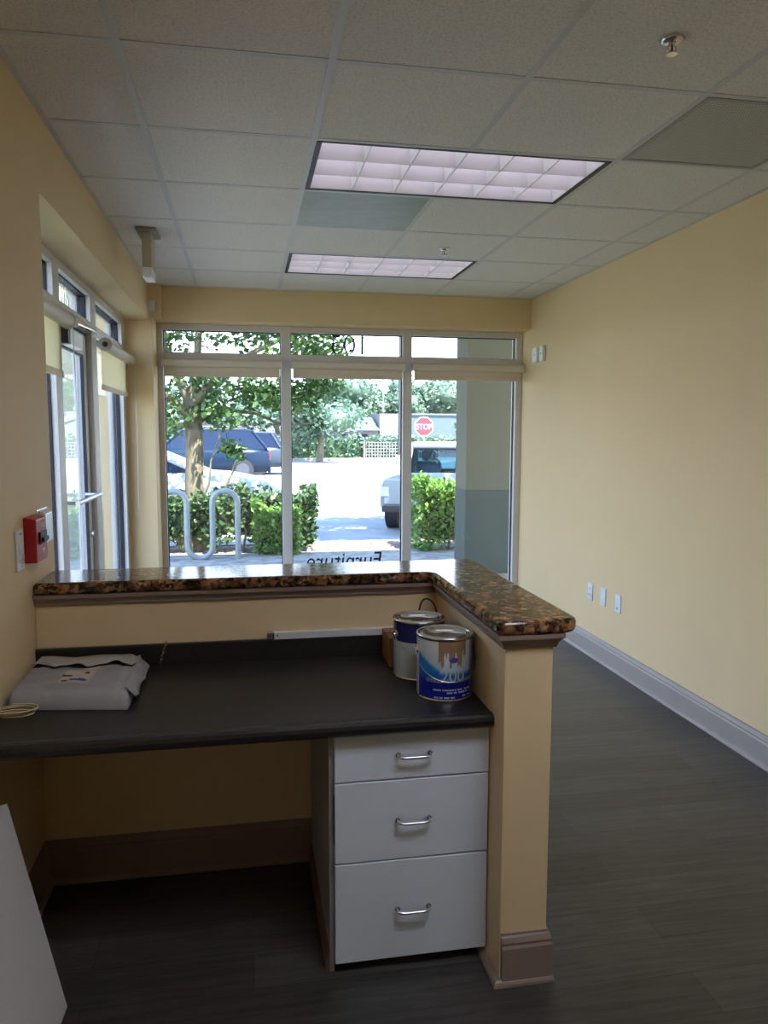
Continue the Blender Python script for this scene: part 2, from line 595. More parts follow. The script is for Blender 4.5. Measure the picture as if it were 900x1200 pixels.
# ------------------------------------------------------------------ room constants
XL, XR, ZC = -0.6852, 2.3255, 2.6136
YF = 6.057           # front of the soffit over the far window
YW = 6.25            # inner face of the far window frame
YB = -1.6
XW = -0.865          # inner face of the left window frame

# floor
mb = MB(); mb.box(XL - 0.5, XR + 0.3, YB, 6.42, -0.1, 0.0)
structure(mb.build('floor', M['floor'], base=(0, 0, 0)))
# walls
mb = MB(); mb.box(XR, XR + 0.2, YB - 0.15, 6.42, 0, 2.75)
structure(mb.build('wall_right', M['wall'], base=(XR, 0, 0)))
mb = MB(); mb.box(XL - 0.30, XL, YB - 0.15, 2.888, 0, 2.75); mb.box(XL - 0.30, XL, 2.888, 5.95, 2.343, 2.75)
structure(mb.build('wall_left', M['wall'], base=(XL, 0, 0)))
mb = MB()
mb.box(-0.602, XR, YF, 6.42, 2.366, 2.75)
mb.box(-1.05, -0.665, 5.95, 6.42, 0, 2.75)
mb.box(-0.665, -0.602, 5.95, 6.42, 2.366, 2.75)
structure(mb.build('wall_far', M['wall'], base=(0, YF, 0)))
mb = MB(); mb.box(XL - 0.3, XR + 0.2, YB - 0.15, YB, 0, 2.75)
structure(mb.build('wall_back', M['wall'], base=(0, YB, 0)))

# ceiling: lay-in tiles with openings for lights / vents
GX, GY, G = -0.3394, 2.3639, 0.6096
xs = [GX + G * k for k in range(0, 5)]
ys = [GY + G * k for k in range(-6, 7)]
xe = [XL] + xs + [XR]
ye = [YB] + [y for y in ys if YB < y < YF] + [5.95 + 0.107]
openings = [(xs[1], xs[3], GY + G, GY + 2 * G), (xs[1], xs[3], GY + 4 * G, GY + 5 * G),
            (xs[1], xs[2], GY + 2 * G, GY + 3 * G), (xs[3], xs[4], GY, GY + G),
            (xs[1], xs[3], GY - 3 * G, GY - 2 * G)]
mb = MB()
for i in range(len(xe) - 1):
    for j in range(len(ye) - 1):
        x0, x1, y0, y1 = xe[i], xe[i + 1], ye[j], ye[j + 1]
        cx, cy = (x0 + x1) / 2, (y0 + y1) / 2
        if any(a < cx < b and c < cy < d for a, b, c, d in openings):
            continue
        e = 0.011
        mb.box(x0 + e, x1 - e, y0 + e, y1 - e, ZC - 0.001, ZC + 0.016)
ceil = structure(mb.build('ceiling', M['tile'], base=(0, 0, ZC)))
mb = MB()
zt0, zt1 = ZC - 0.003, ZC + 0.004
for k_, x in enumerate(xs):
    runs = [(YB, YF)]
    if k_ == 2:
        runs = [(YB, GY - 3 * G + .012), (GY - 2 * G - .012, GY + G + .012), (GY + 2 * G - .012, GY + 4 * G + .012), (GY + 5 * G - .012, YF)]
    for a, b in runs:
        mb.box(x - 0.012, x + 0.012, a, b, zt0, zt1)
for j, y in enumerate(ye[1:-1]):
    for i in range(len(xe) - 1):
        x0, x1 = xe[i] + 0.012, xe[i + 1] - 0.012
        cx = (x0 + x1) / 2
        if any(a < cx < b and c < y < d for a, b, c, d in openings):
            continue
        mb.box(x0, x1, y - 0.012, y + 0.012, zt0, zt1)
for x0, x1 in ((XL, XL + 0.02), (XR - 0.02, XR)):
    mb.box(x0, x1, YB, YF, zt0, zt1)
mb.box(XL, XR, YF - 0.02, YF, zt0, zt1)
grid = mb.build('ceiling_grid', M['tbar'], ceil)
grid['label'] = 'white metal tee bars between the ceiling tiles'
mb = MB(); mb.box(-1.05, XR + 3.2, YB - 0.15, 6.42, 2.752, 3.098)
structure(mb.build('plenum_slab', M['slab'], base=(0, 0, 2.8)))  # unseen slab added above the tiles to keep light from leaking in

# ------------------------------------------------------------------ troffers
def troffer(x0, x1, y0, y1, label, lamp=None):
    cx, cy = (x0 + x1) / 2, (y0 + y1) / 2
    t = empty('ceiling_light', (cx, cy, ZC), label, 'ceiling light', 'recessed ceiling lights')
    a0, a1, b0, b1 = x0 + 0.013, x1 - 0.013, y0 + 0.013, y1 - 0.013
    h = MB()
    w = 0.004
    h.box(a0, a0 + w, b0, b1, ZC + 0.002, ZC + 0.11); h.box(a1 - w, a1, b0, b1, ZC + 0.002, ZC + 0.11)
    h.box(a0, a1, b0, b0 + w, ZC + 0.002, ZC + 0.11); h.box(a0, a1, b1 - w, b1, ZC + 0.002, ZC + 0.11)
    h.box(a0, a1, b0, b1, ZC + 0.108, ZC + 0.114)
    h.build('housing', M['black'], t)
    tr = MB()
    q = 0.020
    z0, z1 = ZC - 0.004, ZC + 0.004
    tr.box(a0, a0 + q, b0, b1, z0, z1); tr.box(a1 - q, a1, b0, b1, z0, z1)
    tr.box(a0, a1, b0, b0 + q * .7, z0, z1); tr.box(a0, a1, b1 - q * .7, b1, z0, z1)
    tr.build('frame', M['black'], t)
    lp = MB(); lp.box(a0 + w, a1 - w, b0 + w, b1 - w, ZC + 0.085, ZC + 0.092)
    lp.build('diffuser', lamp or M['lamp'], t)
    lv = MB()
    i0, i1, j0, j1 = a0 + q, a1 - q, b0 + q * .7, b1 - q * .7
    for k in range(7):
        x = i0 + (i1 - i0) * k / 6
        lv.hexa([(x - .002, j0, ZC), (x + .002, j0, ZC), (x + .002, j1, ZC), (x - .002, j1, ZC)],
                [(x - .012, j0, ZC + .07), (x + .012, j0, ZC + .07), (x + .012, j1, ZC + .07), (x - .012, j1, ZC + .07)])
    for k in range(4):
        y = j0 + (j1 - j0) * k / 3
        lv.hexa([(i0, y - .002, ZC), (i1, y - .002, ZC), (i1, y + .002, ZC), (i0, y + .002, ZC)],
                [(i0, y - .012, ZC + .07), (i1, y - .012, ZC + .07), (i1, y + .012, ZC + .07), (i0, y + .012, ZC + .07)])
    lv.build('louver', M['louver'], t)
    return t
troffer(xs[1], xs[3], GY + G, GY + 2 * G, 'large recessed ceiling light with white louver cells, nearest to the viewer beside the grey-green panel')
troffer(xs[1], xs[3], GY + 4 * G, GY + 5 * G, 'recessed ceiling light with louver cells, farther back close to the window wall')
troffer(xs[1], xs[3], GY - 3 * G, GY - 2 * G, 'added unseen fill light with louver cells above the desk and the viewer', M['lamp_fill'])  # fill light added out of view to brighten the foreground

# return air grille + blank panel
x0, x1, y0, y1 = xs[3] + .013, xs[4] - .013, GY + .013, GY + G - .013
t = empty('return_air_grille', ((x0 + x1) / 2, (y0 + y1) / 2, ZC), 'grey perforated return air grille in the ceiling near the right wall', 'vent')
mb = MB(); mb.box(x0 + .02, x1 - .02, y0 + .02, y1 - .02, ZC - .003, ZC + .003); mb.build('perforated_panel', M['perf'], t)
mb = MB()
for a in ((x0, x0 + .02, y0, y1), (x1 - .02, x1, y0, y1), (x0 + .02, x1 - .02, y0, y0 + .02), (x0 + .02, x1 - .02, y1 - .02, y1)):
    mb.box(*a, ZC - .005, ZC + .01)
mb.build('frame', mat('grille_grey', (0.34, 0.36, 0.34), 0.5), t)
x0, x1, y0, y1 = xs[1] + .011, xs[2] - .011, GY + 2 * G + .011, GY + 3 * G - .011
mb = MB(); mb.box(x0, x1, y0, y1, ZC - .002, ZC + .012)
tag(mb.build('ceiling_panel', M['green_panel']), 'smooth grey-green square ceiling panel behind the large ceiling light', 'ceiling panel')

# sprinklers
def sprinkler(x, y, label):
    t = empty('fire_sprinkler', (x, y, ZC), label, 'sprinkler', 'ceiling sprinklers')
    m = MB(); m.lathe([(0.0, 0.0), (0.030, 0.0), (0.034, -0.003), (0.026, -0.010), (0.014, -0.013), (0, -0.013)][::-1], (x, y, ZC - 0.001), 24)
    m.build('escutcheon', M['chrome'], t)
    m = MB()
    m.cyl((x, y, ZC - .012), (x, y, ZC - .020), .010, .008, 12)
    m.tube(bez((x - .008, y, ZC - .018), (x - .022, y, ZC - .028), (x, y, ZC - .040), 8), .0028, 6)
    m.tube(bez((x + .008, y, ZC - .018), (x + .022, y, ZC - .028), (x, y, ZC - .040), 8), .0028, 6)
    m.build('frame', M['chrome'], t)
    m = MB(); m.cyl((x, y, ZC - .018), (x, y, ZC - .038), .0035, n=8); m.build('heat_bulb', M['red'], t)
    m = MB(); m.cyl((x, y, ZC - .040), (x, y, ZC - .043), .015, n=16); m.build('deflector', M['chrome'], t)
sprinkler(1.188, 2.066, 'chrome fire sprinkler in the ceiling tile left of the perforated grille')
sprinkler(1.185, 4.53, 'small fire sprinkler between the two ceiling lights')

# exit sign seen from its edge
x, y = -0.507, 4.41
t = empty('exit_sign', (x, y, ZC), 'beige exit sign hanging edge-on from the ceiling near the left window bulkhead', 'exit sign')
mb = MB(); mb.box(x - .055, x + .055, y - .05, y + .17, ZC - .016, ZC - .003); mb.build('canopy', mat('taupe_plastic', (.30, .28, .22), .5), t, bevel=.004)
mb = MB(); mb.box(x - .025, x + .025, y - .02, y + .14, ZC - .205, ZC - .016); mb.build('housing', M['beige'], t, bevel=.004)
mb = MB(); mb.box(x - .026, x + .026, y - .022, y + .142, ZC - .258, ZC - .205); mb.build('battery_cover', M['white'], t, bevel=.004)

# ------------------------------------------------------------------ far window
t = structure(empty('window_1', (0.84, YW, 0)))
mull = [(-0.665, -0.622), (0.292, 0.370), (1.292, 1.368), (2.272, XR)]
zz = [(0.0, 0.10), (2.085, 2.145), (2.320, 2.3655)]
mb = MB()
for a, b in mull:
    mb.box(a, b, YW, YW + .11, 0.0, 2.3655)
for k in range(3):
    for z0, z1 in zz:
        mb.box(mull[k][1], mull[k + 1][0], YW + .001, YW + .109, z0, z1)
mb.build('window_frame', M['frame'], t, bevel=.003)
gk = MB()
yg = YW + .055
for k in range(3):
    a, b = mull[k][1], mull[k + 1][0]
    for z0, z1 in ((0.10, 2.085), (2.145, 2.320)):
        gp = MB(); gp.box(a, b, yg, yg + .006, z0, z1); po = gp.build('pane', M['glass'], t)
        q = .006
        gk = MB()
        for y0, y1 in ((yg - .012, yg - .001), (yg + .007, yg + .018)):
            gk.box(a, a + q, y0, y1, z0, z1); gk.box(b - q, b, y0, y1, z0, z1)
            gk.box(a + q, b - q, y0, y1, z1 - q, z1); gk.box(a + q, b - q, y0, y1, z0, z0 + q)
        gk.build('gasket', M['gasket'], po)

# roller blinds, rolled up
def blind(x0, x1, label):
    t = empty('roller_blind', ((x0 + x1) / 2, YW - .05, 2.03), label, 'roller blind', 'roller blinds on the far window')
    m = MB(); m.prism(round_poly([(YW - .085, 2.030), (YW - .001, 2.030), (YW - .001, 2.090), (YW - .085, 2.090)], [.02, 0, 0, .02]), x0 + .008, x1 - .008, 'x')
    m.build('cassette', M['shade'], t)
    for a, b in ((x0, x0 + .0078), (x1 - .0078, x1)):
        m = MB(); m.box(a, b, YW - .09, YW - .001, 2.026, 2.094); m.build('end_cap', M['frame'], t, bevel=.004)
    m = MB(); m.box(x0 + .02, x1 - .02, YW - .036, YW - .034, 1.985, 2.035); m.build('fabric', M['hem'], t)
    m = MB(); m.box(x0 + .02, x1 - .02, YW - .041, YW - .029, 1.955, 1.987); m.build('hem_bar', M['hem'], t, bevel=.003)
blind(-.632, .300, 'rolled-up tan blind across the left bay of the far window')
blind(.366, 1.300, 'rolled-up tan blind across the middle bay of the far window')
blind(1.360, 2.318, 'rolled-up tan blind across the right bay of the far window')

# suite number on the glass (read from outside, so mirrored in here)
def ribbon(m, pts, ws, off, sc, yp, mirror=-1, plane='y'):
    vs = []
    k = len(pts)
    for i in range(k):
        a = Vector(pts[max(i - 1, 0)]); b = Vector(pts[min(i + 1, k - 1)])
        d = (b - a).normalized()
        n = Vector((-d.y, d.x)) * ws[i] / 2
        for sgn in (1, -1):
            p = Vector(pts[i]) + n * sgn
            vs.append((p.x, p.y))
    out = []
    for th in (0, .001):
        for (px, pz) in vs:
            if plane == 'y':
                out.append((off[0] + mirror * px * sc, yp - th, off[1] + pz * sc))
            else:
                out.append((yp + th, off[0] + mirror * px * sc, off[1] + pz * sc))
    n2 = len(vs)
    fs = []
    for i in range(k - 1):
        a = 2 * i
        fs += [(a, a + 1, a + 3, a + 2), (n2 + a, n2 + a + 2, n2 + a + 3, n2 + a + 1), (a, a + 2, n2 + a + 2, n2 + a), (a + 1, n2 + a + 1, n2 + a + 3, a + 3)]
    m.add(out, fs, False)

def digits_105(name, cx, z0, h, pitch, yp, material, label, cat, mirror=-1, plane='y'):
    order = [('1', -pitch), ('0', 0), ('5', pitch)]
    t = empty(name, (cx, yp, z0) if plane == 'y' else (yp, cx, z0), label, cat)
    for ch, dx in order:
        m = MB()
        off = (cx + mirror * dx, z0)
        if ch == '1':
            ribbon(m, [(0, 0.02), (0, 1)], [.12, .12], off, h, yp, mirror, plane)
            ribbon(m, [(-.17, .86), (-.08, .90), (0, 1)], [.02, .05, .09], off, h, yp - .0002, mirror, plane)
            ribbon(m, [(-.13, .012), (.13, .012)], [.03, .03], off, h, yp - .0003, mirror, plane)
        elif ch == '0':
            pts, ws = [], []
            for i in range(41):
                a = 2 * PI * i / 40
                pts.append((.27 * math.cos(a), .5 + .48 * math.sin(a)))
                ws.append(.04 + .085 * abs(math.cos(a)) ** 1.5)
            ribbon(m, pts, ws, off, h, yp, mirror, plane)
        else:
            ribbon(m, [(-.17, .955), (.20, .955), (.24, 1.02)], [.12, .12, .06], off, h, yp, mirror, plane)
            ribbon(m, [(-.19, .58), (-.15, .99)], [.025, .03], off, h, yp - .0002, mirror, plane)
            pts, ws = [], []
            for i in range(25):
                a = rad(150) - rad(300) * i / 24
                pts.append((-.05 + .28 * math.cos(a), .33 + .30 * math.sin(a)))
                ws.append(.03 + .10 * max(0, math.cos(a)) ** .7)
            ribbon(m, pts, ws, off, h, yp - .0003, mirror, plane)
        m.build('digit', material, t)
digits_105('suite_number', .853, 2.163, .148, .105, yg - .0015, M['vinyl_dark'], 'dark suite number 105 in mirror writing on the middle transom glass', 'lettering')

vs, fs = text_mesh('Furniture', 0.19, .0006, -0.15)
xsv = [v[0] for v in vs]
wtxt = max(xsv) - min(xsv)
k = .64 / wtxt
mb = MB(); mb.add([(.80 - v[0] * k, yg - .0015 - v[2], .388 + v[1]) for v in vs], [f[::-1] for f in fs], False)
tag(mb.build('window_lettering', M['vinyl_black']), 'black mirror-image word low on the middle window pane, just above the granite', 'lettering')

# ------------------------------------------------------------------ left storefront: window_2 and door_1
t = structure(empty('window_2', (XW, 4.4, 0)))
XO = XW - .11
xg = XW - .055
mulls = [(2.888, 2.96), (3.83, 3.95), (4.71, 4.86), (5.84, 5.95)]
mb = MB()
for a, b in mulls:
    mb.box(XO, XW, a, b, 0, 2.345)
for k in range(3):
    a, b = mulls[k][1], mulls[k + 1][0]
    hz = [(2.085, 2.15), (2.30, 2.344)]
    if k != 1:
        hz.append((0.0, 0.10))
    for z0, z1 in hz:
        mb.box(XO + .001, XW - .001, a, b, z0, z1)
mb.build('window_frame', M['frame'], t, bevel=.003)
gk = MB()
for k in range(3):
    a, b = mulls[k][1], mulls[k + 1][0]
    for z0, z1 in ((0.10, 2.085), (2.15, 2.30)):
        if k == 1 and z0 < 1:
            continue
        gp = MB(); gp.box(xg - .006, xg, a, b, z0, z1); po = gp.build('pane', M['glass'], t)
        q = .008
        gk = MB()
        for x0, x1 in ((xg + .001, xg + .026), (xg - .018, xg - .007)):
            gk.box(x0, x1, a, a + q, z0, z1); gk.box(x0, x1, b - q, b, z0, z1)
            gk.box(x0, x1, a + q, b - q, z1 - q, z1); gk.box(x0, x1, a + q, b - q, z0, z0 + q)
        gk.build('gasket', M['gasket'], po)

d = structure(empty('door_1', (XW - .03, 4.33, 0)))
y0, y1 = 3.955, 4.698
xd0, xd1 = XW - .075, XW - .03
mb = MB()
mb.box(xd0, xd1, y0, y0 + .06, .01, 2.07); mb.box(xd0, xd1, y1 - .075, y1, .01, 2.07)
mb.box(xd0 + .001, xd1 - .001, y0 + .06, y1 - .075, 1.955, 2.07); mb.box(xd0 + .001, xd1 - .001, y0 + .06, y1 - .075, .01, .25)
mb.build('door_leaf', M['frame'], d, bevel=.003)
mb = MB(); mb.box(xd0 + .018, xd0 + .024, y0 + .06, y1 - .075, .25, 1.955); mb.build('glass', M['glass'], d)
mb = MB()
mb.box(xd0 + .025, xd1 - .003, y1 - .083, y1 - .0751, .25, 1.955)
mb.box(xd0 + .025, xd1 - .003, y0 + .0601, y0 + .068, .25, 1.955)
mb.box(xd0 + .025, xd1 - .003, y0 + .068, y1 - .083, 1.947, 1.955)
mb.box(xd0, xd1 - .002, y1 + .001, y1 + .011, 0.01, 2.08)
mb.box(xd0, xd1 - .002, y0, y1, 2.071, 2.084)
mb.build('gasket', M['gasket'], d)
mb = MB()
mb.cyl((XW + .045, 3.96, 1.168), (XW + .045, 4.56, 1.168), .013, n=14)
for yy in (4.0, 4.54):
    mb.cyl((xd1 - .002, yy, 1.168), (XW + .045, yy, 1.168), .010, n=10)
mb.build('push_bar', M['alu'], d)
mb = MB(); mb.cyl((xd1 - .001, 4.66, .93), (xd1 + .014, 4.66, .93), .018, n=14); mb.build('lock', M['alu'], d)
mb = MB(); mb.box(xd1 + .001, xd1 + .05, 4.06, 4.36, 1.955, 2.035); mb.build('closer_body', M['white'], d, bevel=.004)
mb = MB(); mb.box(xd1 + .001, xd1 + .052, 4.0, 4.058, 1.952, 2.038); mb.build('closer_cap', M['darkgrey'], d, bevel=.004)
mb = MB()
mb.hexa([(XW + .001, 4.10, 2.085), (XW + .03, 4.10, 2.085), (XW + .03, 4.74, 2.085), (XW + .001, 4.74, 2.085)],
        [(XW + .001, 4.10, 2.115), (XW + .02, 4.10, 2.115), (XW + .02, 4.74, 2.115), (XW + .001, 4.74, 2.115)])
mb.cyl((XW + .022, 4.16, 2.05), (XW + .022, 4.16, 2.10), .018, n=12)
mb.tube([(XW + .03, 4.16, 2.07), (XW + .05, 4.4, 2.075), (XW + .03, 4.7, 2.09)], .009, 8)
mb.build('closer_arm', M['chrome'], d)

digits_105('suite_number', 4.27, 2.165, .115, .10, xg + .002, M['vinyl_pale'], 'pale suite number in mirror writing on the transom glass above the door', 'lettering', mirror=1, plane='x')

def side_blind(y0, y1, zb, label):
    t = empty('roller_blind', (XW + .04, (y0 + y1) / 2, 2.02), label, 'roller blind', 'roller blinds on the left window')
    xc, zc_ = XW + .042, 2.048
    m = MB(); m.cyl((xc, y0 + .008, zc_), (xc, y1 - .008, zc_), .036, n=24); m.build('cassette', M['shade'], t)
    for ya in (y0, y1 - .0078):
        m = MB(); m.cyl((xc, ya, zc_), (xc, ya + .0078, zc_), .041, n=24); m.build('end_cap', M['frame'], t)
    m = MB(); m.cyl((xc, y0 - .004, zc_), (xc, y0 - .0002, zc_), .016, n=16); m.build('clutch', M['darkgrey'], t)
    m = MB(); m.box(xc - .028, xc - .026, y0 + .02, y1 - .02, zb + .02, zc_ - .01); m.build('fabric', M['fabric'], t)
    m = MB(); m.box(xc - .034, xc - .020, y0 + .02, y1 - .02, zb - .012, zb + .02); m.build('hem_bar', M['hem'], t, bevel=.003)
    m = MB(); m.tube([(xc + .03, y1 - .03, zc_ - .02), (xc + .035, y1 - .03, 1.4), (xc + .03, y1 - .035, .95)], .0022, 6)
    m.build('pull_chain', M['white'], t)
side_blind(2.91, 3.90, 1.79, 'half-lowered cream blind beside the door, mostly hidden by the near wall corner')
side_blind(4.90, 5.94, 1.79, 'half-lowered cream blind between the glass door and the room corner')

# motion sensor on the corner pilaster
mb = MB(); mb.prism(round_poly([(-.700, 5.9499), (-.636, 5.9499), (-.636, 5.915), (-.700, 5.915)], [0, 0, .012, .012]), 2.400, 2.482)
tag(mb.build('motion_sensor', M['white']), 'small white motion sensor box on the corner pilaster by the bulkhead', 'sensor')

# ------------------------------------------------------------------ reception half wall
PX0, PX1, PY, WY0, WY1 = .668, .803, 1.877, 2.605, 2.735
mb = MB()
mb.prism([(XL, WY0), (PX0, WY0), (PX0, PY), (PX1, PY), (PX1, WY1), (XL, WY1)], 0, .992)
structure(mb.build('wall_counter', M['wall'], base=(PX0, PY, 0), bevel=.003))
crown = [(0, .952), (.006, .952), (.009, .958), (.009, .963), (.016, .974), (.024, .980), (.024, .9915), (0, .9915)]
mb = MB(); mb.sweep([(XL, WY0), (PX0, WY0), (PX0, PY), (PX1, PY), (PX1, WY1), (XL, WY1)], crown)
structure(mb.build('trim_2', M['trim'], base=(PX0, PY, .952)))
base_p = [(0, 0), (.015, 0), (.015, .108), (.011, .116), (.013, .124), (.008, .138), (.004, .142), (.004, .148), (0, .148)]
shoe_p = [(0, 0), (.030, 0), (.029, .008), (.024, .016), (.0155, .020), (0, .020)]
mb = MB(); mb.sweep([(PX0 + .003, PY), (PX1, PY), (PX1, WY1), (XL, WY1)], base_p)
mb.sweep([(PX0, 2.02), (PX0, PY), (PX1, PY), (PX1, WY1), (XL, WY1)], [(o * .75 if o < .02 else o * .68, u * .9) for o, u in shoe_p])
structure(mb.build('baseboard_counter', M['trim'], base=(PX0, PY, 0)))
mb = MB(); mb.sweep([(XL, YB), (XL, WY0), (.212, WY0)], base_p)
mb.sweep([(XL, YB), (XL, WY0), (.212, WY0)], shoe_p)
structure(mb.build('baseboard_left', M['trim'], base=(XL, WY0, 0)))
mb = MB(); mb.sweep([(XR, YW), (XR, YB)], base_p)
mb.sweep([(XR, YW), (XR, YB)], shoe_p)
structure(mb.build('baseboard_right', M['trim_light'], base=(XR, 0, 0)))

# granite bar top
poly = [(XL + .001, 2.580), (.640, 2.580), (.640, 1.848), (.868, 1.848), (.868, 2.842), (XL + .001, 2.842)]
pp = round_poly(poly, [0, .035, .022, .045, .02, 0])
mb = MB(); mb.prism(pp, .9925, 1.031)
tag(mb.build('granite_countertop', M['granite'], bevel=.013, seg=4), 'polished brown and black granite bar top on the L-shaped half wall', 'countertop')

# ------------------------------------------------------------------ desk
t = empty('desk_counter', (0, 2.28, .70), 'black speckled laminate desk counter with backsplash inside the L-shaped half wall', 'desk')
prof = [(2.604, .702), (2.604, .740), (1.990, .740), (1.975, .7425), (1.962, .741), (1.954, .735), (1.951, .725), (1.954, .712), (1.962, .704), (1.975, .702)]
mb = MB(); mb.prism(prof, XL + .001, PX0 - .001, 'x'); mb.build('worktop', M['laminate'], t)
mb = MB(); mb.prism([(2.584, .7402), (2.604, .7402), (2.604, .808), (2.600, .812), (2.588, .812), (2.584, .808)], XL + .001, PX0 - .001, 'x')
mb.build('backsplash', M['laminate'], t)

# drawer cabinet
t = empty('drawer_cabinet', (.44, 2.29, 0), 'white three-drawer cabinet under the right end of the black desk', 'cabinet')
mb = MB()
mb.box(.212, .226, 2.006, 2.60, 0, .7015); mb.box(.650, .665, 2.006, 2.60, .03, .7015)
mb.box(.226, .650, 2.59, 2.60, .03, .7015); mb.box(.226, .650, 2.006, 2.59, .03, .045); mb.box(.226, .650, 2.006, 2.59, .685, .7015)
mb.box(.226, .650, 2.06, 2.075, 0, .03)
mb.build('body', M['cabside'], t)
mb = MB(); mb.prism([(.200, 0), (.2119, 0), (.2119, .06), (.206, .055)], 2.01, 2.59, 'y'); mb.build('base_shoe', M['reddish'], t)
def drawer(z0, z1, hz):
    dr = MB(); dr.box(.2255, .6645, 1.987, 2.005, z0, z1)
    ob = dr.build('drawer', M['cabinet'], t, bevel=.0025)
    h = MB()
    xa, xb = .402, .492
    h.tube([(xa, 1.986, hz), (xa, 1.976, hz), (xa + .001, 1.970, hz - .001), (xa + .006, 1.966, hz - .002), (xa + .018, 1.964, hz - .003),
            (xb - .018, 1.964, hz - .003), (xb - .006, 1.966, hz - .002), (xb - .001, 1.970, hz - .001), (xb, 1.976, hz), (xb, 1.986, hz)], .0042, 10)
    h.cyl((xa, 1.9868, hz), (xa, 1.983, hz), .007, n=12); h.cyl((xb, 1.9868, hz), (xb, 1.983, hz), .007, n=12)
    h.build('handle', M['chrome'], ob)
    return ob
drawer(.5635, .6995, .634)
d2 = drawer(.329, .5595, .444)
mb = MB(); mb.box(.2240, .2253, 1.989, 2.004, .385, .525); mb.build('chipped_edge', M['black'], d2)
drawer(.033, .325, .181)

# leaning white board, lower left
b0, b1 = Vector((-.487, 1.992, 0.0)), Vector((-.528, 1.10, 0.0))
top = Vector((-.612, 1.998, .572))
e = top - b0
u = (b1 - b0)
n = e.cross(u).normalized()
if n.x < 0: n = -n
th = n * -.018
q = [b0, b1, b1 + e, b0 + e]
mb = MB(); mb.hexa([p + th for p in q], q)
zmin = min(v[2] for v in mb.v)
mb.v = [(v[0], v[1], v[2] - zmin) for v in mb.v]
tag(mb.build('leaning_board', M['board'], bevel=.002), 'white flat board leaning against the left wall under the desk end', 'board')

# ------------------------------------------------------------------ things on the desk
ZD = .7402
# plastic mailer
t = empty('plastic_mailer', (-.50, 2.37, ZD), 'grey padded plastic mailer bag with torn flap lying on the black desk', 'package')
random.seed(4)
NX, NY = 36, 32
fl, fr, brr, bl = Vector((-.672, 2.225)), Vector((-.338, 2.172)), Vector((-.338, 2.555)), Vector((-.674, 2.560))
def mail_pt(u, v, z):
    p = (fl * (1 - u) + fr * u) * (1 - v) + (bl * (1 - u) + brr * u) * v
    return (p.x, p.y, z)
def mail_h(u, v):
    ex = min(u, 1 - u); ey = min(v, 1 - v)
    a = min(1, (ex / .05)) ; b = min(1, ey / .05)
    h = .052 * (math.sin(a * PI / 2) * math.sin(b * PI / 2)) ** .45
    h += .0025 * math.sin(u * 13 + v * 7) * a * b + .0018 * math.sin(v * 23 - u * 9) * a * b
    h -= .010 * math.exp(-((u - .93) / .03) ** 2) * b
    return max(.002, h)
vs, fs = [], []
for j in range(NY + 1):
    for i in range(NX + 1):
        uu, vv = i / NX, j / NY
        vs.append(mail_pt(uu, vv, ZD + mail_h(uu, vv)))
nv = len(vs)
for j in range(NY + 1):
    for i in range(NX + 1):
        vs.append(mail_pt(i / NX, j / NY, ZD))
W = NX + 1
for j in range(NY):
    for i in range(NX):
        a = j * W + i
        fs.append((a, a + 1, a + W + 1, a + W))
        fs.append((nv + a, nv + a + W, nv + a + W + 1, nv + a + 1))
for i in range(NX):
    fs.append((i, nv + i, nv + i + 1, i + 1)); a = NY * W + i; fs.append((a, a + 1, nv + a + 1, nv + a))
for j in range(NY):
    a = j * W; fs.append((a, a + W, nv + a + W, nv + a)); a = j * W + NX; fs.append((a, nv + a, nv + a + W, a + W))
mb = MB(); mb.add(vs, fs, True); mb.build('bag', M['poly'], t)
def flap_sheet(front, lift, thick, u0, u1, n=40):
    vs, fs = [], []
    rows = 6
    for i in range(n + 1):
        uu = u0 + (u1 - u0) * i / n
        vf = front(uu)
        for r in range(rows + 1):
            vv = .985 - (.985 - vf) * r / rows
            z = ZD + mail_h(min(max(uu, .02), .98), min(vv, .96)) + .002 + lift(uu) * (r / rows) ** 2
            if vv > .94: z = ZD + mail_h(min(max(uu, .02), .98), .94) + .002
            vs.append(mail_pt(uu, vv, z + thick))
    w = rows + 1
    m0 = len(vs)
    vs += [(x, y, z - .0012) for x, y, z in vs]
    for i in range(n):
        for r in range(rows):
            a = i * w + r
            fs.append((a, a + 1, a + w + 1, a + w)); fs.append((m0 + a, m0 + a + w, m0 + a + w + 1, m0 + a + 1))
        a = i * w + rows; fs.append((a, m0 + a, m0 + a + w, a + w))
        a = i * w; fs.append((a, a + w, m0 + a + w, m0 + a))
    fs.append(tuple(range(w)) + tuple(range(m0 + w - 1, m0 - 1, -1)))
    return vs, fs
front = lambda u: .66 + .022 * math.sin(u * 19) + .012 * math.sin(u * 41 + 1) + (.14 * max(0, (u - .86) / .14))
lift = lambda u: .004 + .008 * max(0, math.sin(u * 17 + .4))
vs, fs = flap_sheet(front, lift, .001, .03, .97)
mb = MB(); mb.add(vs, fs, True); mb.build('flap', mat('light_grey_flap', (0.43, 0.425, 0.41), .45, var=.03, scale=8), t)
vs, fs = flap_sheet(lambda u: front(u) - .012 - .008 * math.sin(u * 29), lambda u: .001, .0, .05, .95)
mb = MB(); mb.add(vs, fs, True); mb.build('torn_seal', M['polyin'], t)
def patch(name, m, u0, u1, v0, v1, dz, skew=0.0, n=14):
    vs, fs = [], []
    for j in range(n + 1):
        for i in range(n + 1):
            uu = u0 + (u1 - u0) * i / n + skew * j / n
            vv = v0 + (v1 - v0) * j / n
            vs.append(mail_pt(uu, vv, ZD + mail_h(uu, vv) + dz))
    for j in range(n):
        for i in range(n):
            a = j * (n + 1) + i
            fs.append((a, a + 1, a + n + 2, a + n + 1))
    mb = MB(); mb.add(vs, fs, True)
    return mb.build(name, m, t)
patch('sticker', M['sticker'], .37, .62, .20, .54, .0022, .02)
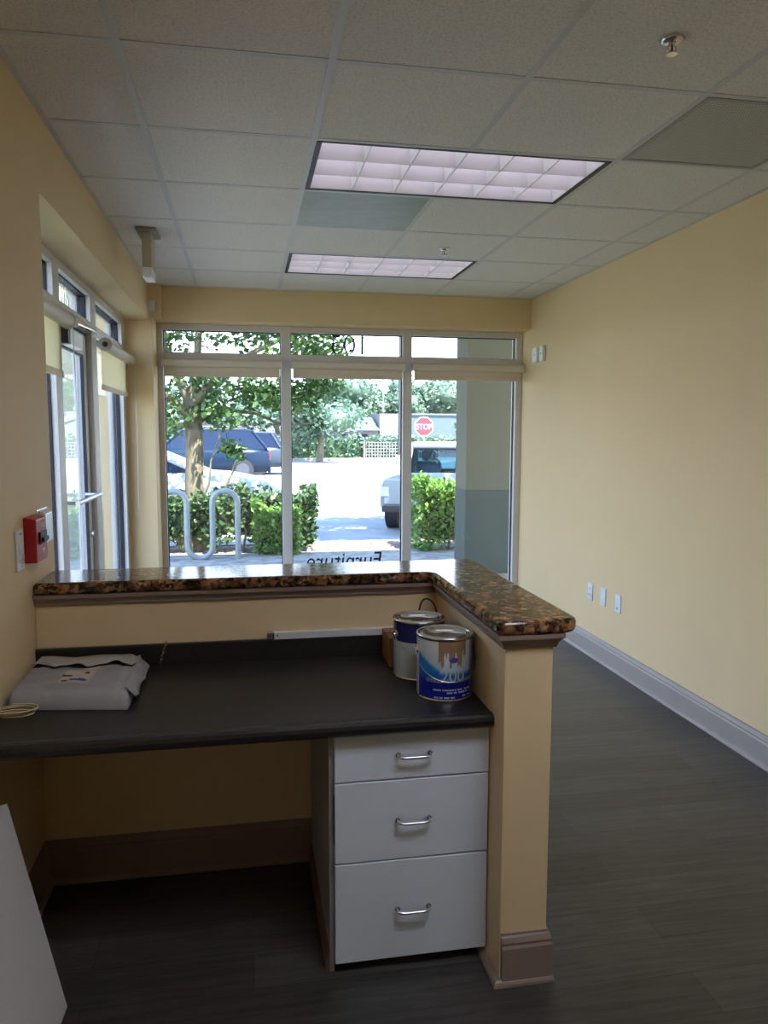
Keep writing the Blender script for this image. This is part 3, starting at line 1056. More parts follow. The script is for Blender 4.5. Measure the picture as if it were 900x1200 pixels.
patch('sticker', M['sticker'], .52, .66, .56, .63, .0022, 0)
patch('dark_print', M['inkdark'], .375, .46, .37, .41, .0032)
patch('dark_print', M['inkdark'], .55, .59, .47, .51, .0032)
patch('dark_print', M['inkdark'], .40, .45, .215, .25, .0032)
patch('blue_print', M['inkblue'], .455, .60, .245, .29, .0032, .01)
patch('blue_print', M['inkblue'], .53, .585, .29, .315, .0032)
vs, fs = [], []
nn = 18
for i in range(nn + 1):
    vv = .12 + .80 * i / nn
    for k, (uu, zz_) in enumerate(((.935, .0), (.965, .004), (1.0, -.004), (1.035, -.018 + .004 * math.sin(vv * 21)), (1.05, -.030 + .006 * math.sin(vv * 15)))):
        zt = ZD + max(.004, mail_h(.92, vv) + zz_ + .002)
        vs.append(mail_pt(uu + .008 * math.sin(vv * 17 + k), vv, zt))
for i in range(nn):
    for k in range(4):
        a = i * 5 + k
        fs.append((a, a + 1, a + 6, a + 5))
mb = MB(); mb.add(vs, fs, True); mb.build('side_fold', M['poly'], t)

# chain by the backsplash
t = MB()
for k in range(7):
    c = Vector((-.292 + .0035 * k, 2.570 + .0012 * k, .7475 + .0115 * k))
    pts = []
    for i in range(14):
        a = 2 * PI * i / 14
        q = Vector((.0035 * math.cos(a), 0, .0085 * math.sin(a)))
        if k % 2: q = Vector((0, q.x, q.z))
        pts.append(c + q)
    t.tube(pts, .0016, 6, closed=True)
tag(t.build('chain', M['chrome']), 'short silver chain hanging over the black backsplash beside the mailer', 'chain')

# cream cord coil
mb = MB()
pts = []
for k in range(130):
    a = 2 * PI * k / 30
    lap = k / 30
    r = .034 + .011 * math.sin(lap * 2.1) ** 2 + .005 * lap
    pts.append((-.635 + .006 * math.sin(lap * 3) + r * math.cos(a), 2.178 + r * .58 * math.sin(a), ZD + .003 + .0045 * lap))
mb.tube(pts, .0022, 8)
tag(mb.build('cord_coil', M['cream_cord']), 'small coil of cream cord at the left wall in front of the mailer', 'cord')

# metal rail on top of the backsplash
t = empty('metal_rail', (.35, 2.592, .812), 'silver metal rail lying along the top of the black backsplash', 'metal rail')
mb = MB(); mb.prism([(2.582, .8122), (2.603, .8122), (2.603, .834), (2.599, .8365), (2.586, .8365), (2.582, .834)], .088, .640, 'x')
mb.build('rail', mat('silver_painted_rail', (.78, .78, .82), .3, metal=.15), t)
mb = MB(); mb.box(.062, .0879, 2.580, 2.604, .8122, .838); mb.build('end_cap', M['chrome'], t, bevel=.003)
mb = MB()
for xx in (.072, .098):
    mb.cyl((xx, 2.5815 if xx > .09 else 2.5795, .825), (xx, 2.5835, .825), .003, n=10)
mb.box(.082, .086, 2.5793, 2.5805, .818, .832)
mb.build('screw_hole', M['black'], t)

# brown box
t = empty('cardboard_box', (.50, 2.47, ZD), 'small brown cardboard box behind the paint cans against the backsplash', 'box')
mb = MB(); mb.box(.462, .560, 2.435, 2.575, ZD, ZD + .098); mb.build('carton', M['cardboard'], t, bevel=.002)
mb = MB(); mb.box(.4615, .5605, 2.503, 2.508, ZD + .0982, ZD + .0995); mb.build('flap_seam', M['inkdark'], t)

# black cable loop
mb = MB(); mb.tube(bez((.588, 2.545, ZD + .006), (.560, 2.50, .985), (.608, 2.47, .956), 10) + bez((.608, 2.47, .956), (.648, 2.46, .930), (.640, 2.50, ZD + .006), 10)[1:], .0032, 8)
tag(mb.build('cable_loop', M['wireblack']), 'black cable arching up behind the rear paint can', 'cable')

# paint cans
def lerp(a, b, t):
    t = max(0, min(1, t))
    return tuple(x + (y - x) * t for x, y in zip(a, b))
def front_label(th, z):
    # th degrees, 0 = towards viewer centre, negative = viewer's left; z 0..1
    navy, blue, pale, white = (.012, .02, .34), (.02, .22, .62), (.42, .54, .66), (.66, .68, .70)
    if th < -64:
        if th < -120: return white
        c = (.62, .63, .62)
        if z < .18 and -90 < th < -72 and int(th * 1.2) % 2 == 0: return (.12, .12, .2)
        if .2 < z < .72 and int(z * 60) % 4 == 0 and -95 < th < -68: return (.35, .36, .38)
        return c
    swoosh = .40 + .28 * (-th - 10) / 54 if th < -8 else .36
    if z < .30: c = navy
    elif z < .36 and th > -40: c = lerp((.05, .12, .28), (.25, .38, .5), (math.sin(th * .9) + 1) / 2 * .6)
    else:
        top = lerp(pale, white, (z - .55) / .4)
        if z < swoosh + .12 * 1.0 and th < 70:
            c = lerp(navy, blue, (z - .30) / .22)
            c = lerp(c, top, (z - swoosh - .06) / .10)
        else:
            c = top
    # beige drips
    if -12 < th < 48 and z > .55:
        lo = .66 + .16 * math.sin(th * .33) + .10 * math.sin(th * .8 + 1)
        if z > max(.80 if -2 < th < 40 else .86, 0) or z > lo:
            c = (.30, .19, .115)
    if ((th - 20) / 9) ** 2 + ((z - .68) / .05) ** 2 < 1: c = (.10, .06, .36)
    if th > 62: c = lerp(c, (.16, .22, .36), .6)
    return c
def rear_label(th, z):
    if z > .66: return (.012, .016, .085)
    if th < -30 or th > 34:
        c = (.48, .54, .58)
        if .1 < z < .6 and int(z * 50) % 4 == 0: return (.40, .46, .50)
        return c
    return (.52, .56, .58)
def paint_can(cx, cy, face, labelfn, label, extra):
    R, Hc = .0825, .190
    t = empty('paint_can', (cx, cy, ZD), label, 'paint can', 'paint cans on the desk')
    m = MB()
    m.lathe([(0, 0.0), (R - .004, 0.0), (R + .0015, .001), (R + .0015, .005), (R - .001, .007), (R - .001, Hc - .010),
             (R + .002, Hc - .007), (R + .003, Hc - .002), (R + .001, Hc), (R - .004, Hc - .001), (R - .007, Hc - .006)], (cx, cy, ZD), 56)
    m.build('body', M['steel'], t)
    m = MB()
    m.lathe([(R - .0072, Hc - .0062), (R - .012, Hc - .006), (R - .014, Hc - .001), (R - .018, Hc - .001), (R - .020, Hc - .007), (.02, Hc - .0085), (0, Hc - .0085)], (cx, cy, ZD), 56)
    m.build('lid', M['steel'], t)
    m = MB()
    NT, NZ = 220, 70
    cols = []
    vs = []
    z0, z1 = .008, Hc - .011
    for j in range(NZ + 1):
        for i in range(NT):
            a = 360 * i / NT
            th = (a - face + 180) % 360 - 180
            vs.append((cx + R * math.cos(rad(a)), cy + R * math.sin(rad(a)), ZD + z0 + (z1 - z0) * j / NZ))
            cols.append(labelfn(th, j / NZ))
    fs = [(j * NT + i, j * NT + (i + 1) % NT, (j + 1) * NT + (i + 1) % NT, (j + 1) * NT + i) for j in range(NZ) for i in range(NT)]
    m.add(vs, fs, True)
    m.cols = cols
    lab = m.build('label', M['canprint'], t)
    # ears and bail
    def pol(th, r, z):
        a = rad(face + th)
        return Vector((cx + r * math.cos(a), cy + r * math.sin(a), ZD + z))
    for th in extra['ears']:
        m = MB()
        m.cyl(pol(th, R + .0002, .142), pol(th, R + .005, .142), .013, .010, 18)
        m.cyl(pol(th, R + .005, .142), pol(th, R + .010, .142), .005, .004, 12)
        m.build('ear', M['steel'], t)
    m = MB()
    a0, a1 = extra['ears']
    pts = []
    for i in range(33):
        f = i / 32
        th = a0 + (a1 - a0) * f
        s = math.sin(f * PI)
        pts.append(pol(th, R + .007 + .006 * s, .142 - extra['drop'] * s ** .8))
    m.tube(pts, .0016, 6)
    m.build('bail_handle', M['steel'], t)
    return t, lab, pol
def wrap_text(body, size, face_th, z, pol, R, material, parent, name):
    vs, fs = text_mesh(body, size, .0002)
    m = MB()
    m.add([pol(face_th + math.degrees(v[0] / R), R + .0005 + v[2], z + v[1]) for v in vs], fs, False)
    m.build(name, material, parent)
t1, lab, pol = paint_can(.5765, 2.156, -105, front_label, 'front paint can with blue printed label and wire handle on the desk', {'ears': (-74, 106), 'drop': .078})
wrap_text('200', .050, 18, .060, pol, .0825, mat('can_pale_digits', (.40, .50, .46), .4), lab, 'printed_number')
M['canwhite'] = mat('can_white_print', (.62, .64, .74), .4)
def dashes(parent, pol, R, rows):
    m = MB()
    random.seed(9)
    for (z, th0, th1, h) in rows:
        th = th0
        while th < th1:
            w = random.uniform(1.0, 2.6)
            if random.random() < .86:
                m.add([pol(th, R + .0004, z), pol(th + w, R + .0004, z), pol(th + w, R + .0004, z + h), pol(th, R + .0004, z + h)], [(0, 1, 2, 3)], False)
            th += w + random.uniform(.4, 1.2)
    m.build('small_print', M['canwhite'], parent)
dashes(lab, pol, .0825, [(.034, -22, 60, .0045), (.026, 6, 52, .0045), (.011, -20, 22, .005), (.014, 40, 60, .004)])
t2, lab, pol = paint_can(.543, 2.352, -118, rear_label, 'rear paint can with white and navy label, partly hidden behind the other can', {'ears': (-46, 134), 'drop': .06})

# ------------------------------------------------------------------ wall devices
t = empty('fire_alarm_pull', (XL, 2.56, 1.10), 'red fire alarm pull station on the left wall above the granite', 'fire alarm')
xa = XL + .040
mb = MB(); mb.hexa([(XL + .0005, 2.505, 1.110), (XL + .0005, 2.640, 1.110), (xa, 2.640, 1.110), (xa, 2.505, 1.110)],
                   [(XL + .0005, 2.515, 1.254), (XL + .0005, 2.630, 1.254), (xa, 2.630, 1.246), (xa, 2.510, 1.246)])
mb.build('body', M['red'], t, bevel=.004)
mb = MB(); mb.box(xa + .0002, xa + .006, 2.535, 2.615, 1.165, 1.205); mb.box(xa + .0062, xa + .014, 2.545, 2.605, 1.172, 1.186); mb.build('pull_handle', M['black'], t, bevel=.002)
vs, fs = text_mesh('FIRE', .030, .0003)
mb = MB(); mb.add([(xa + .001 + v[2], 2.572 + v[0], 1.216 + v[1]) for v in vs], fs, False); mb.build('lettering', M['letterwhite'], t)
mb = MB(); mb.prism([(2.56, 1.150), (2.60, 1.150), (2.58, 1.128)], xa + .0005, xa + .002, 'x'); mb.build('pull_arrow', M['letterwhite'], t)
t = empty('alarm_bracket', (XL, 2.73, 1.14), 'silver metal bracket on the left wall just beyond the red fire alarm', 'bracket')
mb = MB(); mb.box(XL + .0005, XL + .004, 2.665, 2.80, 1.135, 1.262); mb.build('back_plate', M['alu'], t, bevel=.002)
mb = MB(); mb.hexa([(XL + .004, 2.69, 1.145), (XL + .022, 2.70, 1.150), (XL + .022, 2.79, 1.150), (XL + .004, 2.80, 1.145)],
                   [(XL + .004, 2.69, 1.258), (XL + .022, 2.70, 1.245), (XL + .022, 2.79, 1.245), (XL + .004, 2.80, 1.258)])
mb.build('cover', M['alu'], t, bevel=.002)

t = empty('light_switch', (XL, 2.455, 1.16), 'white light switch plate on the left wall beside the red fire alarm', 'light switch')
mb = MB(); mb.box(XL + .0005, XL + .007, 2.418, 2.495, 1.098, 1.222); mb.build('cover_plate', M['white'], t, bevel=.003)
mb = MB(); mb.prism([(XL + .007, 1.135), (XL + .013, 1.135), (XL + .008, 1.185), (XL + .007, 1.185)], 2.440, 2.474, 'y'); mb.build('rocker', M['white'], t, bevel=.001)
for z in (1.110, 1.210):
    mb = MB(); mb.cyl((XL + .0068, 2.457, z), (XL + .0088, 2.457, z), .0035, n=10); mb.build('screw', M['chrome'], t)

def plate(y, z, label, kind):
    t = empty('outlet_plate', (XR, y, z), label, 'wall outlet', 'outlets on the right wall')
    m = MB(); m.box(XR - .007, XR - .0004, y - .036, y + .036, z - .058, z + .058); m.build('cover_plate', M['plate'], t, bevel=.003)
    m = MB()
    if kind == 'duplex':
        for dz in (-.021, .021):
            m = MB(); m.box(XR - .010, XR - .0071, y - .017, y + .017, z + dz - .014, z + dz + .014)
            rc = m.build('receptacle', M['white'], t, bevel=.003)
            for dy in (-.007, .007):
                q = MB(); q.box(XR - .0105, XR - .0100, y + dy - .0012, y + dy + .0012, z + dz - .004, z + dz + .006); q.build('slot', M['darkgrey'], rc)
    elif kind == 'jack':
        m.box(XR - .011, XR - .0071, y - .011, y + .011, z - .045, z - .015); m.build('jack', M['white'], t, bevel=.002)
    else:
        m.cyl((XR - .0071, y, z - .03), (XR - .011, y, z - .03), .006, n=12); m.build('coax_jack', M['chrome'], t)
plate(4.825, .438, 'white wall plate on the right wall, nearest the window of the three', 'duplex')
plate(4.632, .440, 'white wall plate on the right wall, middle of the three', 'jack')
plate(4.425, .440, 'white wall plate on the right wall, nearest the desk of the three', 'blank')
for (y0, y1, lb) in ((5.86, 5.955, 'small white box high on the right wall, left one of the pair, nearest the window'),
                     (5.73, 5.80, 'small white box high on the right wall, right one of the pair')):
    t = empty('wall_box', (XR, (y0 + y1) / 2, 2.09), lb, 'wall box', 'boxes high on the right wall')
    mb = MB(); mb.box(XR - .028, XR - .0004, y0, y1, 2.085, 2.205); mb.build('cover', M['white'], t, bevel=.006)
    mb = MB(); mb.box(XR - .0295, XR - .0281, (y0 + y1) / 2 - .006, (y0 + y1) / 2 + .006, 2.140, 2.152); mb.build('indicator', M['darkgrey'], t)

# ================================================================== OUTDOORS
ZG = -.15
def ground(name, x0, x1, y0, y1, z0, z1, m):
    q = MB(); q.box(x0, x1, y0, y1, z0, z1)
    return structure(q.build(name, m, base=(0, y0, 0)))
ground('sidewalk', -14, 16, -30, YB - .15, ZG - .2, -.031, M['concrete'])
ground('parking_lot', -60, 70, 10.85, 140, ZG - .2, ZG, M['asphalt'])
ground('sidewalk', -14, 16, 6.42, 9.9, ZG - .2, -.03, M['concrete'])
ground('sidewalk', -2.6, XL - .5, YB - .15, 6.42, ZG - .2, -.032, M['concrete'])
ground('lawn', -14, -2.6, YB - .15, 6.42, ZG - .2, -.05, M['lawn'])
ground('planting_bed', -14, 16, 9.9, 10.7, ZG - .2, -.045, M['mulch'])
ground('kerb', -14, 16, 10.7, 10.85, ZG - .2, -.03, M['concrete'])
ground('kerb', -60, 70, 46.0, 46.3, ZG, ZG + .16, M['concrete'])

# building canopy, parapet and corner column
mb = MB(); mb.box(-1.05, XR + 3.2, 6.42, 8.55, 2.76, 3.1)
structure(mb.build('canopy_soffit', M['soffit'], base=(0, 6.42, 2.76)))
mb = MB(); mb.box(-1.05, XR + 3.2, YB - .15, 8.5, 3.1, 3.4)
structure(mb.build('building_parapet', M['stucco'], base=(0, 0, 3.1)))
mb = MB(); mb.box(2.36, 3.15, 8.0, 8.42, .90, 2.76)
structure(mb.build('wall_exterior', M['stucco'], base=(2.36, 8, 0)))
mb = MB(); mb.box(2.355, 3.155, 7.995, 8.425, -.03, .90)
structure(mb.build('trim_3', M['stucco_base'], base=(2.36, 8, 0), bevel=.01))
mb = MB(); mb.box(-1.42, -1.051, 5.96, 6.40, .95, 3.3)
structure(mb.build('wall_corner', mat('lit_exterior_stucco', (.56, .57, .42), .85, var=.04, scale=14), base=(-1.3, 6, 0)))  # same stucco as the pier, its lit look put into a lighter colour
mb = MB(); mb.box(-1.425, -1.051, 5.955, 6.405, -.03, .95)
structure(mb.build('trim_4', mat('lit_exterior_stucco_base', (.38, .42, .36), .85, var=.04, scale=14), base=(-1.3, 6, 0), bevel=.01))  # lighter copy of the pier base, toned as if lit

# bike rack
mb = MB()
R = .152
yb = 9.5
xs0 = [-1.019, -.715, -.411, -.107]
pts = [(xs0[0], yb, -.04), (xs0[0], yb, .3), (xs0[0], yb, .66)]
for i in range(1, 14): a = PI - PI * i / 14; pts.append(((xs0[0] + xs0[1]) / 2 + R * math.cos(a), yb, .66 + R * math.sin(a)))
pts += [(xs0[1], yb, .66), (xs0[1], yb, .4), (xs0[1], yb, .14)]
for i in range(1, 14): a = PI + PI * i / 14; pts.append(((xs0[1] + xs0[2]) / 2 + R * math.cos(a), yb, .14 + R * math.sin(a)))
pts += [(xs0[2], yb, .14), (xs0[2], yb, .4), (xs0[2], yb, .66)]
for i in range(1, 14): a = PI - PI * i / 14; pts.append(((xs0[2] + xs0[3]) / 2 + R * math.cos(a), yb, .66 + R * math.sin(a)))
pts += [(xs0[3], yb, .66), (xs0[3], yb, .3), (xs0[3], yb, -.04)]
mb.tube(pts, .036, 14)
tag(mb.build('bike_rack', M['galv']), 'wavy galvanised pipe bike rack on the sidewalk outside the window', 'bike rack')

# foliage
def leaves(m, n, sampler, size, rng, up=0.3):
    for _ in range(n):
        p = sampler(rng)
        if p is None: continue
        p = Vector(p)
        d = Vector((rng.gauss(0, 1), rng.gauss(0, 1), rng.gauss(0, .7))).normalized()
        nrm = Vector((rng.gauss(0, 1), rng.gauss(0, 1) - .3, rng.gauss(0, 1) + up)).normalized()
        sd = d.cross(nrm)
        if sd.length < .1: continue
        sd.normalize()
        L = size * rng.uniform(.6, 1.25)
        w = L * rng.uniform(.25, .42)
        m.add([p, p + d * L * .5 + sd * w, p + d * L, p + d * L * .5 - sd * w], [(0, 1, 2, 3)], False)

def box_sampler(x0, x1, y0, y1, z0, z1, shell=.12):
    def f(r):
        face = r.random()
        x, y, z = r.uniform(x0, x1), r.uniform(y0, y1), r.uniform(z0, z1)
        e = abs(r.gauss(0, shell))
        if face < .45: y = y0 + e
        elif face < .75: z = z1 - e
        elif face < .87: x = x0 + e
        else: x = x1 - e
        b = .05 * math.sin(x * 5.3 + z * 3) + .04 * math.sin(x * 11.7 + y * 4)
        return (x + b * .5, y + b, z + b)
    return f

def hedge(x0, x1, y0, y1, zb, z1, n, size, lm, label, cat='hedge', seed=1, stems=3, name='hedge', leg=0.0):
    rng = random.Random(seed)
    t = empty(name, ((x0 + x1) / 2, (y0 + y1) / 2, zb), label, cat)
    m = MB(); leaves(m, n, box_sampler(x0, x1, y0, y1, zb + leg, z1), size, rng); m.build('foliage', lm, t)
    m = MB()
    q = .13
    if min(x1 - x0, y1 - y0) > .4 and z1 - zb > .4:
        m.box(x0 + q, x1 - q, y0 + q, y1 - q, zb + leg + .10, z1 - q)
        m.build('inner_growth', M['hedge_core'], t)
    for k in range(stems):
        sx = x0 + (x1 - x0) * (k + .5) / stems
        s = MB(); s.tube([(sx, y0 + .16, zb - .01), (sx + rng.uniform(-.05, .05), y0 + .1, zb + (z1 - zb) * .35), (sx + rng.uniform(-.1, .1), y0 + .12, zb + (z1 - zb) * .7)], [.018, .013, .006], 7)
        s.build('stem', M['bark'], t)
    return t
hedge(-2.3, .91, 10.9 - .85, 10.9 - .1, -.045, .74, 5200, .085, M['leaf_dark'], 'dark green clipped hedge behind the bike rack', seed=3, stems=5, leg=.12)
hedge(.05, .68, 9.62, 10.04, -.05, .60, 2600, .062, M['leaf_bright'], 'small bright green round-topped shrub in front of the dark hedge', 'shrub', seed=5, stems=3, name='shrub', leg=.02)
hedge(2.20, 3.7, 9.62, 10.35, -.045, .90, 5200, .075, M['leaf_bright'], 'bright green clipped hedge in front of the pickup truck', seed=7, stems=5, leg=.05)

# main tree
rng = random.Random(11)
t = empty('tree', (-.66, 10.45, -.05), 'leafy multi-stemmed tree with grey trunk behind the bike rack', 'tree')
mb = MB()
mb.tube([(-.64, 10.45, -.06), (-.66, 10.45, .25), (-.68, 10.45, .8), (-.66, 10.45, 1.4), (-.69, 10.47, 1.95)], [.21, .155, .125, .115, .12], 14)
mb.build('trunk', M['bark'], t)
br = [
 [(-.69, 10.47, 1.88), (-.86, 10.5, 2.25), (-1.15, 10.6, 2.9), (-1.6, 10.8, 3.7)],
 [(-.69, 10.47, 1.88), (-.62, 10.5, 2.4), (-.55, 10.4, 3.1), (-.3, 10.5, 4.0)],
 [(-.67, 10.46, 1.85), (-.42, 10.3, 2.2), (.1, 10.2, 2.55), (.9, 10.3, 2.95)],
 [(-.67, 10.46, 1.6), (-.35, 10.6, 1.85), (.15, 10.7, 1.78), (.55, 10.75, 1.62), (.95, 10.8, 1.66)],
 [(-.68, 10.46, 1.7), (-1.0, 10.3, 2.0), (-1.5, 10.2, 2.2), (-2.2, 10.2, 2.7)],
 [(-.80, 10.30, -.05), (-.98, 10.3, .45), (-1.15, 10.35, 1.0), (-1.5, 10.4, 1.7)],
 [(-.60, 10.40, .15), (-.42, 10.35, .55), (-.22, 10.4, .9), (-.05, 10.4, 1.25)],
 [(-.62, 10.40, .5), (-.48, 10.3, .85), (-.45, 10.3, 1.15), (-.30, 10.3, 1.55)],
]
rr = [(.085, .06, .04, .02), (.08, .055, .04, .02), (.07, .05, .035, .018), (.035, .026, .02, .014, .008), (.06, .045, .03, .015), (.075, .06, .05, .03), (.032, .025, .018, .008), (.02, .016, .012, .006)]
for p, r_ in zip(br, rr):
    m = MB(); m.tube(p, list(r_), 9); m.build('branch', M['bark'], t)
blobs = [(-1.3, 10.8, 3.2, .9, .8, .8), (-.4, 10.4, 3.4, 1.1, .9, .8), (.6, 10.4, 3.0, .95, .8, .55), (1.0, 10.5, 2.55, .50, .5, .42), (-1.9, 10.4, 2.6, .8, .7, .6),
         (-.3, 10.5, 2.15, .7, .6, .28), (.35, 10.5, 2.02, .55, .5, .26), (-1.15, 10.3, 1.75, .45, .45, .35), (.75, 10.7, 2.0, .5, .5, .24), (-1.35, 10.4, 1.2, .3, .3, .3),
         (-1.5, 10.2, 2.2, .5, .5, .35), (-.15, 10.4, 1.3, .2, .2, .16), (-.35, 10.3, 1.75, .4, .4, .22), (1.05, 10.6, 2.2, .34, .4, .22), (-2.6, 12.2, 4.2, 1.3, 1.1, .55), (-1.1, 12.3, 4.3, 1.3, 1.1, .55), (.4, 12.3, 4.3, 1.2, 1.1, .55), (1.3, 11.6, 4.0, .8, 1.0, .5)]
def crown(r):
    tot = sum(b[3] * b[5] for b in blobs)
    k = r.random() * tot
    for b in blobs:
        k -= b[3] * b[5]
        if k <= 0: break
    v = Vector((r.gauss(0, 1), r.gauss(0, 1), r.gauss(0, 1))).normalized() * (r.random() ** .5)
    return (b[0] + v.x * b[3], b[1] + v.y * b[4], b[2] + v.z * b[5])
mb = MB(); leaves(mb, 19000, crown, .098, rng, .5); mb.build('foliage', M['leaf_tree'], t)

# second street tree, its trunk behind the stucco pier; its crown shades the asphalt
rng = random.Random(12)
t = empty('tree', (3.95, 11.7, -.05), 'street tree standing hidden behind the stucco pier, shading the asphalt', 'tree')
mb = MB(); mb.tube([(3.95, 11.7, -.06), (3.95, 11.7, .4), (3.98, 11.7, 2.0), (3.9, 11.7, 3.4)], [.18, .13, .11, .10], 12); mb.build('trunk', M['bark'], t)
for q in ((2.6, 11.2, 4.3), (3.2, 12.9, 4.5), (4.9, 11.0, 4.4), (4.8, 12.6, 4.6)):
    mb = MB(); mb.tube([(3.92, 11.7, 3.3), ((3.92 + q[0]) / 2, (11.7 + q[1]) / 2, 3.9), q], [.07, .05, .02], 8); mb.build('branch', M['bark'], t)
blobs2 = [(2.5, 10.6, 4.2, 1.0, .9, .5), (3.6, 10.5, 4.3, 1.0, .9, .55), (2.6, 12.2, 4.6, 1.1, 1.0, .55), (3.9, 12.2, 4.8, 1.2, 1.1, .7), (4.9, 11.2, 4.5, 1.0, .9, .6)]
def crown2(r):
    b = r.choice(blobs2)
    v = Vector((r.gauss(0, 1), r.gauss(0, 1), r.gauss(0, 1))).normalized() * (r.random() ** .5)
    return (b[0] + v.x * b[3], b[1] + v.y * b[4], b[2] + v.z * b[5])
mb = MB(); leaves(mb, 9000, crown2, .17, rng, .5); mb.build('foliage', M['leaf_tree'], t)

# far trees
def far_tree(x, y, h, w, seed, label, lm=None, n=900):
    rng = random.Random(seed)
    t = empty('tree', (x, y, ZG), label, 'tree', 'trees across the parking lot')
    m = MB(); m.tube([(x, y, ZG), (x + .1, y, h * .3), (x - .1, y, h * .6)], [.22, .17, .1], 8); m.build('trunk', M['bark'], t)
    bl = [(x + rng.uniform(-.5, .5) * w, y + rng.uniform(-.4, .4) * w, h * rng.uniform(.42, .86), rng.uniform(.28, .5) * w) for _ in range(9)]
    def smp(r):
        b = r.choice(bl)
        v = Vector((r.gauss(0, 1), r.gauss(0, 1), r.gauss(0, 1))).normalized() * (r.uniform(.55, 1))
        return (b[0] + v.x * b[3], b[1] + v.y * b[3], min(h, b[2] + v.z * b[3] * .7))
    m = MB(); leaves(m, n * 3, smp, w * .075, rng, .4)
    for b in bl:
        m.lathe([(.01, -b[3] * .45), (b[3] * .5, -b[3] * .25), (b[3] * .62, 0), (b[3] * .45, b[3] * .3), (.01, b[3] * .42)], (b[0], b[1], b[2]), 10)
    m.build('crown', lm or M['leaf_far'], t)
far_tree(4.2, 44.0, 3.7, 3.6, 1, 'bushy green tree left of the low white buildings, close to the lattice fence', n=1500)
far_tree(2.0, 50, 4.6, 4.5, 2, 'green tree behind the bushy one at the left of the middle pane')
far_tree(8.3, 70, 7.0, 6.0, 3, 'hazy green tree above the low pale roof')
far_tree(12.6, 72, 6.2, 5.5, 4, 'hazy tree behind the flat white building, left of the dark pole')
far_tree(16.2, 74, 7.0, 4.5, 5, 'hazy tree right of the dark lamp pole, above the stop sign')
far_tree(21.5, 72, 7.2, 6.0, 6, 'tall hazy tree above the pickup cab, right of the stop sign')
far_tree(15.9, 52, 2.7, 2.2, 9, 'small thin tree standing in front of the white building right of the stop sign', n=260)
far_tree(-6, 60, 5.5, 6.5, 7, 'green tree far behind the blue car')
far_tree(-14, 60, 6.0, 7.0, 8, 'green tree at the far left behind the parked cars')
far_tree(-22, 55, 6.0, 7.0, 10, 'green tree seen through the glass door')

# far hedge with lattice fence
rng = random.Random(21)
t = empty('far_hedge', (6, 47.4, ZG), 'long green hedge across the parking lot behind the kerb', 'hedge')
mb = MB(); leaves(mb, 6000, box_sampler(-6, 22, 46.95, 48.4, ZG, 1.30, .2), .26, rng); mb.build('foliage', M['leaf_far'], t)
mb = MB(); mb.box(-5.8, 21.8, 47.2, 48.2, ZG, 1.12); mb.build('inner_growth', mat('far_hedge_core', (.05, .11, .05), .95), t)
t = empty('lattice_fence', (7.8, 46.85, ZG), 'white lattice fence panel in front of the far hedge', 'fence')
for x0 in (7.3, 9.7):
    m = MB()
    for k in range(13):
        xx = x0 + .05 + k * .185
        m.box(xx, xx + .05, 46.84, 46.86, ZG + .1, ZG + 1.15)
    for k in range(6):
        zz_ = ZG + .12 + k * .19
        m.box(x0 + .05, x0 + 2.3, 46.865, 46.88, zz_, zz_ + .05)
    m.build('lattice_panel', M['lattice'], t)
for x0 in (7.25, 9.65, 12.05):
    m = MB(); m.box(x0 - .05, x0 + .05, 46.8, 46.9, ZG, ZG + 1.25); m.build('post', M['lattice'], t)

# far buildings
t = empty('building', (8.4, 62, ZG), 'low white house with pale aqua roof across the parking lot', 'building')
mb = MB(); mb.box(6.6, 10.6, 61, 66, ZG, 1.75); mb.build('wall', M['bwhite'], t)
mb = MB(); mb.hexa([(6.2, 60.5, 1.75), (10.66, 60.5, 1.75), (10.66, 66.5, 1.75), (6.2, 66.5, 1.75)], [(7.2, 63.3, 2.85), (10.4, 63.3, 2.85), (10.4, 63.8, 2.85), (7.2, 63.8, 2.85)]); mb.build('roof', M['broof'], t)
for x0 in (7.6, 8.9):
    m = MB(); m.box(x0, x0 + .8, 60.97, 60.998, .7, 1.45); w_ = m.build('window', M['carglass'], t)
t = empty('building', (15, 64, ZG), 'flat-roofed white building behind the stop sign', 'building')
mb = MB(); mb.box(10.7, 12.3, 61, 67, ZG, 3.1); mb.build('wing', M['bwhite'], t)
mb = MB(); mb.box(12.3, 22, 61.6, 67, ZG, 3.02); mb.build('wall', M['baqua'], t)
mb = MB(); mb.box(12.3, 22.2, 61.5, 67.1, 3.02, 3.14); mb.build('parapet', M['bwhite'], t)
t = empty('building', (-4, 75, ZG), 'long pale low building far behind the parked blue car', 'building')
mb = MB(); mb.box(-26, 3.5, 75, 82, ZG, 2.7); mb.build('wall', M['bwhite'], t)
mb = MB(); mb.box(-26.2, 3.7, 74.8, 82.2, 2.7, 3.3); mb.build('roof', M['broof'], t)

# lamp pole and mast
t = empty('lamp_pole', (8.12, 40, ZG), 'dark slim lamp pole standing across the parking lot', 'lamp pole')
mb = MB(); mb.cyl((8.12, 40, ZG + .5), (8.12, 40, 7.2), .10, .08, 12); mb.build('pole', M['darkgrey'], t)
mb = MB(); mb.cyl((8.12, 40, ZG), (8.12, 40, ZG + .5), .25, .25, 14); mb.build('base', M['concrete'], t)
mb = MB(); mb.box(7.5, 8.75, 39.8, 40.2, 7.2, 7.35); mb.build('lamp_head', M['darkgrey'], t)
t = empty('antenna_mast', (11.05, 61.3, 3.1), 'thin grey mast on the roof of the flat white building', 'mast')
mb = MB(); mb.cyl((11.05, 61.3, 3.102), (11.05, 61.3, 8.0), .05, .04, 8); mb.build('mast', M['galv'], t)
mb = MB(); mb.box(10.95, 11.15, 61.2, 61.4, 3.102, 3.25); mb.build('foot', M['darkgrey'], t)

